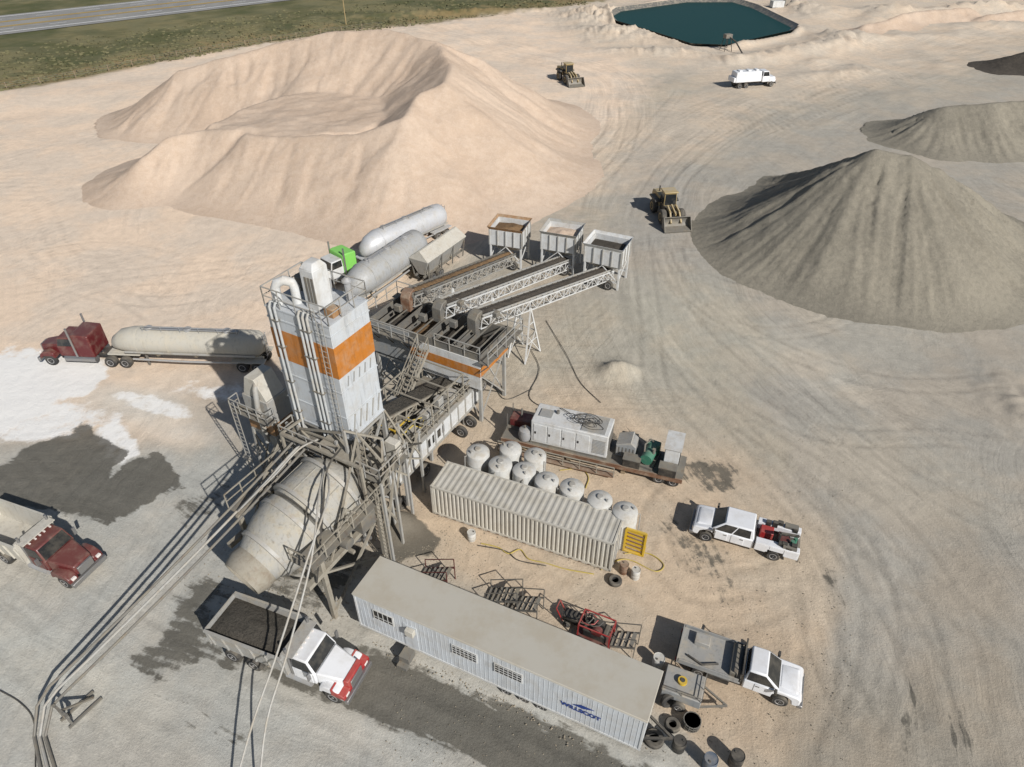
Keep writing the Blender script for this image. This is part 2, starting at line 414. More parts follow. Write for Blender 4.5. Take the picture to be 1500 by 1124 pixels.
Z += sstep(V, 380, 120)*(fbm(GX*.07, GY*.07, 5, 4)-.5)*1.0*(1-grass)
def hump(u, v, h, ru, rv, a=0):
    global Z
    p = P(u, v); c, s_ = math.cos(R(a)), math.sin(R(a)); x = GX-p.x; y = GY-p.y
    r = ((x*c+y*s_)/ru)**2+((-x*s_+y*c)/rv)**2
    Z = Z+h*np.exp(-r)*(1+1.2*(fbm(GX*.9, GY*.9, 8, 4)-.5))
hump(905,545,.9,1.5,1.1); hump(585,772,1.0,1.2,1.0)
for q in [(1180,75,1.2,16,4,25),(1100,90,.8,8,3,10),(900,50,1.8,9,5,-30),(1240,60,1.6,9,6,20),(1300,25,2.4,8,8,0),(1440,18,2.4,22,5,10),(1200,20,2.2,7,7,0),(1350,55,.7,10,3,0),(1160,12,1.6,6,5,0),(870,25,2.2,8,9,0),(660,20,1.0,30,3,10),(960,78,1.0,12,3,-10),(1230,110,.7,10,2.5,15),(1490,590,.5,2.5,4,0),(1470,40,1.2,14,4,0)]: hump(*q)
for k in range(20):
    hump(random.uniform(850,1480), random.uniform(28,100), random.uniform(.2,.7), random.uniform(1.5,5), random.uniform(1.5,3.5), random.uniform(0,90))
pond_px = [(893,24),(905,17),(1005,3),(1075,3),(1105,12),(1166,42),(1158,50),(1062,72),(1012,70),(950,50),(903,36)]
pm = polymask(pond_px, 3, U, V); Z = np.where(pm > 0, Z*(1-pm)-1.6*pm, Z)
rimm = polymask([(u+(u-1030)*.06, v+(v-36)*.16) for u, v in pond_px], 4, U, V)
Z = Z+rimm*(1-pm)*.8
s_, d_ = flow(np.array([P(545,925)[:2], P(760,1020)[:2], P(960,1124)[:2]]))
Z += .22*np.exp(-((d_)/.5)**2)*(.5+fbm(GX, GY, 3, 3)); 
g = grid_mesh('ground', GX, GY, Z, bpy.data.materials.new('tmp'))
tag(g, kind='structure')
me = g.data
def attr(name, typ, arr, key):
    a = me.attributes.new(name, typ, 'POINT'); a.data.foreach_set(key, arr.astype(np.float32).ravel())
attr('zone_colour', 'FLOAT_COLOR', np.concatenate([col, np.ones(U.shape+(1,))], -1), 'color')
attr('flow', 'FLOAT_VECTOR', np.stack([FS, FD, FW], -1), 'vector')
attr('damp', 'FLOAT_VECTOR', np.stack([wet, trk, powder], -1), 'vector')
t = NT('yard_ground'); geo = t.n('ShaderNodeNewGeometry'); pos = geo.outputs['Position']
ac = t.n('ShaderNodeAttribute', attribute_name='zone_colour'); af = t.n('ShaderNodeAttribute', attribute_name='flow'); ad = t.n('ShaderNodeAttribute', attribute_name='damp')
sf = t.n('ShaderNodeSeparateXYZ'); t.l(af.outputs['Vector'], sf.inputs[0])
sd = t.n('ShaderNodeSeparateXYZ'); t.l(ad.outputs['Vector'], sd.inputs[0])
n1 = t.noise(pos, .13, 6, .6); n2 = t.noise(pos, .9, 9, .7); n3 = t.noise(pos, 9, 6, .75)
k1 = t.noise(t.scale(af.outputs['Vector'], (.05, .6, 0)), 1, 7, .66)
k2 = t.noise(t.scale(af.outputs['Vector'], (.12, 2.8, 0)), 1, 5, .62)
def cen(x, a): return t.math('MULTIPLY', t.math('SUBTRACT', x, .5), a)
v = t.math('ADD', 1.0, cen(n1, .4)); v = t.math('ADD', v, cen(n2, .5)); v = t.math('ADD', v, cen(n3, .7))
sv = t.math('ADD', cen(k1, .7), cen(k2, .45))
v = t.math('ADD', v, t.math('MULTIPLY', sv, sf.outputs[2]))
v = t.math('SUBTRACT', v, t.math('MULTIPLY', sd.outputs[1], .18))
arcs = None
sp = t.n('ShaderNodeSeparateXYZ'); t.l(pos, sp.inputs[0])
for i, (cx, cy, sc_) in enumerate([(38,62,2.4),(24,30,2.8),(-45,75,2.2),(8,92,2.4),(60,20,2.6)]):
    dx = t.math('SUBTRACT', sp.outputs[0], cx); dy = t.math('SUBTRACT', sp.outputs[1], cy)
    rr = t.math('SQRT', t.math('ADD', t.math('MULTIPLY', dx, dx), t.math('MULTIPLY', dy, dy)))
    an_ = t.math('ARCTAN2', dy, dx)
    rr = t.math('ADD', rr, cen(n1, 3.0))
    cv = t.n('ShaderNodeCombineXYZ'); t.l(t.math('MULTIPLY', rr, sc_), cv.inputs[0]); t.l(t.math('MULTIPLY', an_, 1.5), cv.inputs[1]); cv.inputs[2].default_value = i*7.3
    ln = t.noise(cv.outputs[0], 1.0, 2, .55)
    ln = t.math('SUBTRACT', t.step(ln, .5, .66), t.math('MULTIPLY', t.step(ln, .5, .36), .6))
    of = t.n('ShaderNodeVectorMath', operation='ADD'); t.l(pos, of.inputs[0]); of.inputs[1].default_value = (i*31.7, i*17.1, 0)
    mk = t.step(t.noise(of.outputs[0], .055, 2, .5), .5, .64)
    q_ = t.math('MULTIPLY', ln, mk); arcs = q_ if arcs is None else t.math('ADD', arcs, q_)
v = t.math('SUBTRACT', v, t.math('MULTIPLY', arcs, .055))
cc = t.n('ShaderNodeCombineColor'); [t.l(v, cc.inputs[i]) for i in range(3)]
c = t.mix(1.0, ac.outputs['Color'], cc.outputs[0], 'MULTIPLY')
tint = t.mix(t.step(n1, .4, .6), (.98, 1.0, 1.02, 1), (1.02, .99, .96, 1)); c = t.mix(1.0, c, tint, 'MULTIPLY')
pw_ = t.step(t.math('ADD', sd.outputs[2], cen(n2, 1.1)), .38, .74)
c = t.mix(pw_, c, S(244,241,234))
wn = t.math('ADD', sd.outputs[0], cen(n2, 1.2)); wn = t.math('ADD', wn, t.math('MULTIPLY', cen(k2, 1.6), sf.outputs[2])); wn = t.math('ADD', wn, cen(n3, .25))
w = t.step(wn, .4, .64)
wetc = t.mix(1.0, S(98,94,84), cc.outputs[0], 'MULTIPLY')
c = t.mix(t.math('MULTIPLY', w, .88), c, wetc)
t.l(c, t.b.inputs['Base Color'])
t.l(t.math('SUBTRACT', .95, t.math('MULTIPLY', w, .35)), t.b.inputs['Roughness'])
t.b.inputs['Specular IOR Level'].default_value = .2
h = t.math('ADD', t.math('MULTIPLY', n2, .6), t.math('MULTIPLY', n3, .3)); h = t.math('ADD', h, t.math('MULTIPLY', t.math('MULTIPLY', k2, sf.outputs[2]), .3)); h = t.math('SUBTRACT', h, t.math('MULTIPLY', arcs, .05))
t.bump(h, .55, .25)
me.materials.clear(); me.materials.append(t.m)
wm = NT('pond_water'); wm.b.inputs['Base Color'].default_value = (.008,.042,.038,1); wm.b.inputs['Roughness'].default_value = .4; wm.b.inputs['Specular IOR Level'].default_value = .08
wg = wm.n('ShaderNodeNewGeometry'); wm.bump(wm.noise(wg.outputs['Position'], 1.2, 4), .3, .1)
b = MB(); pw = [P(u, v) for u, v in pond_px]; b.add([(p.x, p.y, .1) for p in pw], [tuple(range(len(pw)))])
tag(b.build('water', wm.m), kind='structure')
b = MB(); pl = [Vector(q) for q in [tuple(P(u, v)) for u, v in pond_px]]
cpt = sum(pl, Vector())/len(pl); n = len(pl); vs = []
for p in pl:
    e = (p-cpt)
    for k, z in ((.95, .0), (1.0, .6), (1.02, 1.0)): vs.append(tuple(cpt+e*k+Vector((0,0,z))))
b.add(vs, [(i*3+j, ((i+1)%n)*3+j, ((i+1)%n)*3+j+1, i*3+j+1) for i in range(n) for j in range(2)])
tag(b.build('pond_liner', mat('pond_liner_sheet', (.05,.06,.065,1), .4, dust=.5)), 'dark plastic liner edging the teal pond', 'pond liner')
# ------------------------------------------------------------ highway
r0 = P(0,51); r1 = P(425,0); rd = (r1-r0).normalized(); rn = Vector((-rd.y, rd.x, 0))
def strip(b, o0, o1, z, a0=-300, a1=500):
    p = r0+rd*a0; q = r0+rd*a1
    b.add([p+rn*o0+Vector((0,0,z)), q+rn*o0+Vector((0,0,z)), q+rn*o1+Vector((0,0,z)), p+rn*o1+Vector((0,0,z))], [(0,1,2,3)])
asph = heap('asphalt', S(138,137,134), S(154,152,146), .3, .1)
lg = MB(); strip(lg, -1, 27, .1); tag(lg.build('highway', asph), kind='structure')
wl = MB(); strip(wl, 1.8, 2.3, .14); strip(wl, 24.5, 25.0, .14)
for k in range(-20, 40):
    for o in (5.6, 20.6): strip(wl, o, o+.3, .14, k*12, k*12+4)
tag(wl.build('white_lane_lines', mat('white_road_paint', (.8,.8,.78,1), .7, dust=.1)), kind='structure')
yl = MB(); [strip(yl, o, o+.45, .14) for o in (9, 10, 16.0, 17)]
tag(yl.build('yellow_lane_lines', mat('yellow_road_paint', (.55,.34,.03,1), .7, dust=.05)), kind='structure')
fpts = [P(*q) for q in [(-40,139),(60,124),(160,105),(260,84),(360,68),(470,51),(560,40)]]
fen = thing('wire_fence', 'thin wire fence with dark posts along the grass verge', 'fence', fpts[0])
o0 = fpts[0]; wb = MB()
for a, b_ in zip(fpts[:-1], fpts[1:]):
    k = max(1, int((b_-a).length/5))
    for i in range(k):
        p = a.lerp(b_, i/k)-o0; MB().bar(p, p+Vector((0,0,1.3)), .12).build('post', M['wood'], fen)
    for zz in (.5, .9, 1.2): wb.bar(a-o0+Vector((0,0,zz)), b_-o0+Vector((0,0,zz)), .03)
wb.build('wire', M['steel'], fen)
pp = P(507,36); pt = thing('utility_pole', 'slim yellowish pole beside the highway grass', 'pole', pp)
MB().tube((0,0,0),(0,0,9),.15,.1).build('pole', mat('tan_pole_wood', (.32,.24,.11,1), .8, dust=.3), pt); MB().bar((-1.0,0,8.2),(1.0,0,8.2),.1).build('crossarm', M['wood'], pt)
gb = MB()
for i in range(4000):
    tt = random.random(); k = random.random()
    e = [(0,132),(200,96),(400,61),(620,33),(860,5)]; s4 = tt*4; j = min(3, int(s4)); f = s4-j
    u = e[j][0]*(1-f)+e[j+1][0]*f; v_ = e[j][1]*(1-f)+e[j+1][1]*f
    v_ -= (k**2)*60*(1-tt*.6); p = P(u, v_+random.uniform(-2,3)); hh = random.uniform(.1,.35); a = random.random()*6.28
    dx, dy = math.cos(a)*.25, math.sin(a)*.25
    gb.add([(p.x-dx,p.y-dy,0),(p.x+dx,p.y+dy,0),(p.x+dx*1.6+dy*.4,p.y+dy*1.6,hh),(p.x-dx*1.5,p.y-dy*1.5+dx*.3,hh*.8)], [(0,1,2,3)])
tag(gb.build('dry_grass', mat('dry_grass_blades', (.13,.125,.06,1), .9, dust=.6, dcol=(.22,.19,.11,1), scale=.3)), 'tufts of dry grass along the verge', 'grass', kind='stuff')
# ------------------------------------------------------------ PILES
def pile(name, label, cat, ridges, slope, m, step=.5, gA=.8, gW=2.5, seed=1, plates=(), warp=4, kk=1.3, fineA=.4, lump=.45):
    W = [[P(u, v, h) for u, v, h in r] for r in ridges]
    al = [p for r in W for p in r]; hm = max(p.z for p in al)
    pad = hm/slope+4
    x = np.arange(min(p.x for p in al)-pad, max(p.x for p in al)+pad, step); y = np.arange(min(p.y for p in al)-pad, max(p.y for p in al)+pad, step)
    X, Y = np.meshgrid(x, y); Z = np.full(X.shape, -9.0)
    wx = X+(fbm(X*.12, Y*.12, seed, 3)-.5)*warp; wy = Y+(fbm(X*.12+40, Y*.12, seed+9, 3)-.5)*warp
    tab = lambda q, sd: fbm(q, q*0+sd*3.3, sd, 4)
    def flank(z, d, q, h):
        gl = np.abs(tab(q/gW, seed+3)-.5)*2; gf = np.abs(tab(q/(gW*.3), seed+7)-.5)*2
        fan = np.clip(d/5, 0, 1)*np.clip((h-d*slope)/3+.5, 0, 1)
        return z-gA*gl*fan-gA*fineA*gf*np.clip(d/2, 0, 1)*np.clip((h-d*slope)/2+.5, 0, 1)
    for ri, r in enumerate(W):
        L = 0
        for a, b_ in zip(r[:-1], r[1:]):
            e = Vector((b_.x-a.x, b_.y-a.y)); l = e.length; e = e/l
            rx = wx-a.x; ry = wy-a.y; tt = rx*e.x+ry*e.y; tc = np.clip(tt, 0, l)
            px = rx-tc*e.x; py = ry-tc*e.y; d = np.hypot(px, py); sg = np.sign(e.x*ry-e.y*rx)
            ang = np.arctan2(tt-tc, np.abs(e.x*ry-e.y*rx)+1e-6)
            q = L+tc+7*ang+500*(sg > 0)+ri*100
            h = a.z+(b_.z-a.z)*tc/l
            z = flank(h-np.sqrt(d*d+.06)*slope*(1+.16*(tab(q/(gW*4), seed+5)-.5)), d, q, h)
            Z = np.maximum(Z, z); L += l
    for pi, (poly, hp) in enumerate(plates):
        pw = [P(u, v, hp) for u, v in poly]; n = len(pw); d = np.full(X.shape, 1e9); ins = np.zeros(X.shape, bool); q = np.zeros(X.shape); L = 0
        for i in range(n):
            a = pw[i]; b_ = pw[(i+1)%n]; ex, ey = b_.x-a.x, b_.y-a.y; l2 = ex*ex+ey*ey
            tt = np.clip(((wx-a.x)*ex+(wy-a.y)*ey)/l2, 0, 1); dd = np.hypot(wx-a.x-tt*ex, wy-a.y-tt*ey)
            q = np.where(dd < d, L+tt*math.sqrt(l2), q); d = np.minimum(d, dd); L += math.sqrt(l2)
            c = ((a.y > wy) != (b_.y > wy)) & (wx < ex*(wy-a.y)/(ey if ey else 1e-9)+a.x); ins ^= c
        d = np.where(ins, 0, d)
        z = flank(hp-d*slope*1.05+(fbm(X*.2, Y*.2, seed+31, 4)-.5)*.7, d, q+900*pi, hp)
        Z = np.maximum(Z, z)
    Z += (fbm(X*.5, Y*.5, seed+20, 5)-.5)*lump*np.clip(Z/2, 0, 1)
    Z = np.log1p(np.exp(np.clip(Z*kk, -30, 30)))/kk-.3
    ob = grid_mesh(name, X, Y, Z, m, keep=Z > -.06)
    tag(ob, label, cat); return ob
pile('sand_pile', 'huge pinkish sand stockpile with two ridges and a flat shelf below the highway', 'sand pile',
     [[(172,262,1.6),(205,222,4.2),(240,196,5.6),(300,187,6.2),(345,183,6.6)],
      [(360,190,6.5),(430,197,6.7),(520,190,7.8)],
      [(520,190,7.8),(590,166,9.6),(625,132,10.8),(652,118,11.4),(686,127,9.6),(722,160,6.0),(755,190,3)],
      [(185,178,1.4),(222,128,4.5),(262,98,7.5),(330,80,9.3),(400,60,11),(480,42,12.8),(570,37,13.6),(640,56,13),(700,80,10.5),(760,120,6.5),(815,155,2.5)],
      [(652,118,11.4),(655,88,12),(640,58,13)]], .62, M['sand'], .4, .42, 3.6, 3,
     plates=[([(345,182),(430,198),(520,191),(600,162),(628,130),(560,126),(460,130),(380,146),(300,180)], 6.4)], warp=2.5, kk=1.0, fineA=.6, lump=.4)
pile('gravel_pile', 'tall grey conical gravel pile with eroded ridges at the right', 'gravel pile',
     [[(1160,250,2.4),(1220,234,6.2),(1283,213,11.0),(1340,222,10.8)], [(1340,222,10.8),(1400,252,7.4),(1450,286,4.2)]], .71, M['gravel'], .26, .85, 1.5, 41, warp=1.4, fineA=.7, kk=1.1)
pile('gravel_pile', 'long dark grey gravel pile behind the cone at the right edge', 'gravel pile',
     [[(1345,168,3.0),(1385,153,5.0),(1450,148,5.6),(1580,138,5.8)]], .6, M['gravel'], .36, 1.0, 1.4, 61, warp=2, kk=1.1)
pile('gravel_pile', 'dark gravel heap in the far upper right corner', 'gravel pile',
     [[(1475,80,2.5),(1550,60,5)]], .5, M['darkgravel'], .8, .8, 1.8, 81)
pile('sand_pile', 'broken dirt bank in the far upper right behind the pond', 'dirt bank',
     [[(1275,34,2),(1320,20,3),(1370,13,3),(1420,8,3)],[(1440,20,2),(1520,8,3.6)]], .55, M['sand'], .7, 1.0, 1.4, 91)
# ------------------------------------------------------------ wheels
def wheel(parent, x, y, r=.42, w=.28, dual=False, rim='rim'):
    Mx = Matrix.Translation((x, y, r)) @ Matrix.Rotation(R(90), 4, 'X')
    b = MB(); pr = [(r*.55,-w/2),(r*.86,-w/2),(r*.97,-w*.38),(r,-w*.2),(r,w*.2),(r*.97,w*.38),(r*.86,w/2),(r*.55,w/2)]
    b.lathe(pr, 22, Mx)
    wh = b.build('wheel', M['rubber'], parent)
    b = MB(); e = w/2+.012
    b.lathe([(r*.56,-e+.05),(r*.56,-e),(r*.46,-e),(r*.38,-e+.06),(r*.15,-e+.05),(r*.13,-e-.01),(r*.13,e+.01),(r*.15,e-.05),(r*.38,e-.06),(r*.46,e),(r*.56,e),(r*.56,e-.05)], 16, Mx)
    b.build('rim', M[rim], wh)
    return wh
def greenhouse(root, b, t, body, names=True, roofname='cab_roof'):
    m = MB(); m.frus((b[0],b[1],-b[2],b[2],b[3]), (t[0],t[1],-t[2],t[2],t[3])); m.build(roofname, body, root, .07)
    B = [(b[0],-b[2],b[3]),(b[1],-b[2],b[3]),(b[1],b[2],b[3]),(b[0],b[2],b[3])]; T = [(t[0],-t[2],t[3]),(t[1],-t[2],t[3]),(t[1],t[2],t[3]),(t[0],t[2],t[3])]
    MB().panel(B[1],B[2],T[2],T[1],(.05,.05,.06,.1)).build('windshield', M['glass'], root)
    MB().panel(B[3],B[0],T[0],T[3],(.08,.08,.12,.16)).build('rear_window', M['glass'], root)
    n = 2 if (b[1]-b[0]) > 2 else 1
    for (i, j) in ((0,1),(2,3)):
        for k in range(n):
            lo = .06+(.88/n)*k; hi = 1-(lo+.88/n)+.035
            MB().panel(B[i],B[j],T[j],T[i],(lo,hi,.06,.14)).build('side_window', M['glass'], root)
def pickup(label, loc, rz, bed):
    g = thing('pickup_truck', label, 'pickup truck', loc, rz)
    crew = bed == 'service'; cx0 = -.55 if crew else .35
    m = MB(); m.prism([(cx0,.55),(1.78,.55),(1.86,.86),(2.1,1.02),(2.5,1.02),(2.74,.86),(2.82,.5),(3.1,.5),(3.22,.7),(3.2,1.12),(3.0,1.22),(2.0,1.3),(cx0,1.3)], -.98, .98)
    m.build('body', M['car'], g, .07)
    m = MB(); m.frus((2.05,3.05,-.78,.78,1.2),(2.12,2.9,-.62,.62,1.31)); m.build('hood', M['car'], g, .05)
    greenhouse(g, (cx0+.02,2.1,.93,1.28), (cx0+.15,1.3,.76,1.95), M['car'])
    doors = [(1.05,1.95),(.05,.98)] if crew else [(.9,1.95)]
    for sg in (-1, 1):
        for a, b_ in doors:
            d = MB().box(a,b_-.15,sg*.985-.02,sg*.985+.02,.62,1.27).build('door', M['car'], g, .02)
            MB().box(a+.05,a+.25,sg*1.0-.03,sg*1.0+.03,1.1,1.14).build('handle', M['black'], d)
        MB().box(1.85,1.98,sg*1.13-.13,sg*1.13+.13,1.25,1.5).build('mirror', M['black'], g, .02)
        MB().box(3.12,3.235,sg*.72-.2,sg*.72+.2,.88,1.08).build('headlight', M['lamp'], g, .02)
    MB().box(3.15,3.25,-.48,.48,.72,1.06).build('grille', M['black' if crew else 'grill'], g, .02)
    MB().box(3.1,3.38,-.98,.98,.42,.66).build('bumper', M['grill'], g, .04)
    for x in (2.3, -1.85):
        for y in (-.84, .84): wheel(g, x, y, .42, .3)
    MB().box(-3.1,2.9,-.4,.4,.42,.6).build('chassis', M['black'], g)
    if crew:
        for sg in (-1, 1):
            m = MB(); m.prism([(-3.2,.75),(-2.4,.75),(-2.3,1.0),(-1.4,1.0),(-1.3,.7),(-.62,.7),(-.62,1.42),(-3.2,1.42)], min(sg*.62,sg*1.08),max(sg*.62,sg*1.08)); bx = m.build('tool_box', M['car'], g, .03)
            for k in range(3):
                MB().box(-3.1+k*.85,-2.35+k*.85,sg*1.085-.012,sg*1.085+.012,1.02 if k == 1 else .82,1.34).build('locker_door', M['car'], bx)
            MB().box(-3.0,-2.2,sg*.85-.18,sg*.85+.18,1.43,1.62).build('tool_tray', M['steel'], g)
        MB().box(-3.15,-.62,-.62,.62,.72,.84).build('bed_floor', M['black'], g)
        MB().box(-3.28,-3.15,-1.05,1.05,.6,.85).build('rear_bumper', M['steel'], g)
        MB().box(-1.6,-.8,-.5,.15,.85,1.45).build('fuel_tank', M['red'], g, .05)
        MB().box(-2.6,-1.9,-.45,.3,.85,1.3).build('welder', M['maroon'], g, .05)
        m = MB(); m.tube((-1.9,.5,.85),(-1.9,.5,2.1),.09); m.bar((-1.9,.5,2.1),(-3.0,.1,1.85),.14); m.build('crane', M['black'], g)
        for k in range(11): MB().box(*(lambda a,b_: (a,a+.3,b_,b_+.25,1.3,1.42+random.uniform(.08,.35)))(random.uniform(-3,-.9), random.choice([-1,-.85,.65,.8]))).build('tool_case', M['black'], g)
        for x, y in ((-2.9,0),(-2.75,.3)): MB().tube((x,y,.85),(x,y,1.52),.12).build('gas_cylinder', M['green'], g)
    else:
        MB().box(-3.1,.2,-1.12,1.12,.95,1.08).build('flat_bed', M['grey'], g, .02)
        m = MB(); m.box(.16,.24,-1.1,1.1,1.08,1.28)
        for k in range(8): m.bar((.2,-1.05+k*.3,1.08),(.2,-1.05+k*.3,1.85),.04)
        m.bar((.2,-1.1,1.85),(.2,1.1,1.85),.08); m.build('headache_rack', M['black'], g)
        for s in (-1,1): MB().box(-3.0,.1,s*1.09-.03,s*1.09+.03,1.08,1.3).build('bed_side', M['grey'], g)
        MB().box(-3.1,-3.04,-1.1,1.1,1.08,1.3).build('bed_side', M['grey'], g)
        for s in (-1, 1): MB().box(-1.4,-.3,s*1.0-.12,s*1.0+.12,.5,.9).build('tool_box', M['black'], g, .02)
        MB().box(-.4,.0,-.9,.9,1.08,1.45).build('cargo_box', M['steel'], g, .03); MB().box(-2.4,-1.6,.2,.8,1.08,1.4).build('cargo_box', M['lsteel'], g, .03); MB().pipe([(-2.6,-.6,1.15),(-1.8,-.9,1.2),(-1,-.5,1.15)],.06).build('hose', M['black'], g)
        MB().box(-3.16,-3.1,-1.0,1.0,.7,.9).build('rear_bumper', M['black'], g)
        for s in (-1,1): MB().box(-3.17,-3.12,s*.9-.1,s*.9+.1,.9,.98).build('tail_light', M['amber'], g)
    return g
pickup('white crew cab service pickup with tool boxes and red tank in its bed', P(1088,792), R(158.5), 'service')
pickup('white regular cab pickup with dark flat bed beside the office trailer', P(1076,987), R(-22), 'flat')
def mound(b, x0, x1, y0, y1, z0, h, seed=1, n=14):
    vs = []; fs = []
    for j in range(n+1):
        for i in range(n+1):
            a = i/n; c_ = j/n; e = max(0,math.sin(math.pi*a))**.6*max(0,math.sin(math.pi*c_))**.6
            nz = float(vnoise(np.array(a*6+seed), np.array(c_*6+seed), 5))-.5
            vs.append((x0+(x1-x0)*a, y0+(y1-y0)*c_, z0+h*e+nz*h*.5*e))
    for j in range(n):
        for i in range(n): fs.append((j*(n+1)+i, j*(n+1)+i+1, (j+1)*(n+1)+i+1, (j+1)*(n+1)+i))
    return b.add(vs, fs)
def dump_truck(label, loc, rz, hood, cab, box, load):
    g = thing('dump_truck', label, 'dump truck', loc, rz)
    m = MB(); [m.box(-4.1,3.9,s*.45-.06,s*.45+.06,.75,1.02) for s in (-1,1)]; m.build('chassis', M['black'], g)
    m = MB(); t_ = .07
    for s in (-1, 1):
        m.add([(-4.2,s*1.1,1.2),(.7,s*1.1,1.2),(.7,s*1.25,2.75),(-4.2,s*1.25,2.55),(-4.2,s*(1.1-t_),1.2),(.7,s*(1.1-t_),1.2),(.7,s*(1.25-t_),2.75),(-4.2,s*(1.25-t_),2.55)],
              [(0,1,2,3),(4,5,6,7),(0,1,5,4),(1,2,6,5),(2,3,7,6),(3,0,4,7)])
        m.bar((-4.2,s*1.25,2.58),(.7,s*1.25,2.78),.13,.13)
        for k in range(6): m.bar((-4.0+k*.9,s*1.13,1.2),(-4.0+k*.9,s*1.28,2.6),.09)
    m.box(-4.2,.7,-1.1,1.1,1.15,1.25); m.box(.62,.72,-1.2,1.2,1.2,3.0); m.box(.6,1.3,-1.1,1.1,2.95,3.02)
    m.build('dump_box', box, g)
    MB().box(-4.28,-4.2,-1.2,1.2,1.2,2.55).build('tailgate', box, g)
    if load: mound(MB(), -4.15, .6, -1.15, 1.15, 2.3, .45).build('load', M['concrete'], g)
    m = MB(); m.prism([(.95,1.05),(2.35,1.05),(2.35,1.95),(.95,1.95)], -1.02, 1.02); m.build('cab', cab, g, .06)
    greenhouse(g, (.95,2.38,1.02,1.93), (1.0,1.95,.92,2.75), cab)
    m = MB(); m.add([(2.35,-.95,1.0),(2.35,.95,1.0),(2.35,.95,1.98),(2.35,-.95,1.98),(4.05,-.62,1.0),(4.05,.62,1.0),(4.0,.6,1.68),(4.0,-.6,1.68)],
                    [(0,1,2,3),(4,5,6,7),(0,1,5,4),(1,2,6,5),(2,3,7,6),(3,0,4,7)]); m.build('hood', hood, g, .1)
    for s in (-1, 1):
        m = MB(); m.prism([(2.5,.85),(2.6,1.3),(2.95,1.48),(3.6,1.45),(4.0,1.15),(4.05,.8),(3.8,.8),(3.72,1.0),(2.8,1.0),(2.7,.85)], min(s*.6,s*1.2), max(s*.6,s*1.2)); m.build('fender', hood, g, .06)
        MB().box(3.95,4.13,s*.9-.14,s*.9+.14,1.0,1.16).build('headlight', M['lamp'], g, .02)
        MB().tube((.85,s*.95,1.1),(.85,s*.95,3.4),.075).build('exhaust_stack', M['grill'], g)
        MB().tube((.4,s*.8,.75),(1.9,s*.8,.75),.3,n=16).build('fuel_tank', M['galv'], g)
        MB().box(2.2,2.28,s*1.28-.1,s*1.28+.1,1.9,2.45).build('mirror', M['grill'], g)
        MB().box(1.15,2.15,s*1.025-.015,s*1.025+.015,1.1,1.92).build('door', cab, g, .01)
    MB().box(3.99,4.14,-.5,.5,.95,1.55).build('grille', M['grill'], g, .03)
    MB().box(4.0,4.25,-1.2,1.2,.55,.88).build('bumper', M['grill'], g, .04)
    for y in (-.7,-.3,0,.3,.7): MB().box(1.15,1.3,y-.05,y+.05,2.75,2.82).build('marker_light', M['lamp'], g)
    for y in (-.98,.98): wheel(g, 3.25, y, .52, .32)
    for x in (-1.7,-3.1):
        for y in (-.86,.86): wheel(g, x, y, .52, .58)
    return g
def hd(a, b): return math.atan2(b[1]-a[1], b[0]-a[0])
rear = Vector((-15.8,21.5)); an = R(-21)
dt = dump_truck('white and red dump truck loaded with wet concrete under the mixer', (rear.x+4.2*math.cos(an), rear.y+4.2*math.sin(an)), an, M['car'], M['car'], M['lsteel'], True)
b = MB()
b.add([(3.3,-1.225,1.0),(3.3,1.225,1.0),(3.3,1.225,1.5),(3.3,-1.225,1.5),(4.1,-1.225,.92),(4.1,1.225,.92),(4.1,1.225,1.2),(4.1,-1.225,1.2)],[(0,1,2,3),(4,5,6,7),(0,1,5,4),(1,2,6,5),(2,3,7,6),(3,0,4,7)]); b.build('red_nose_band', M['red'], dt, .03)
b = MB(); b.add([(3.78,-.72,1.1),(3.78,.72,1.1),(3.78,.70,1.76),(3.78,-.70,1.76),(4.11,-.65,1.0),(4.11,.65,1.0),(4.06,.63,1.69),(4.06,-.63,1.69)],[(0,1,2,3),(4,5,6,7),(0,1,5,4),(1,2,6,5),(2,3,7,6),(3,0,4,7)]); b.build('red_hood_nose', M['red'], dt, .04)
fr = P(128,832,1.0); an = R(-21)
dump_truck('maroon dump truck with pale empty bed at the left edge', (fr.x-4.1*math.cos(an), fr.y-4.1*math.sin(an)), an, M['maroon'], M['maroon'], M['cont'], False)
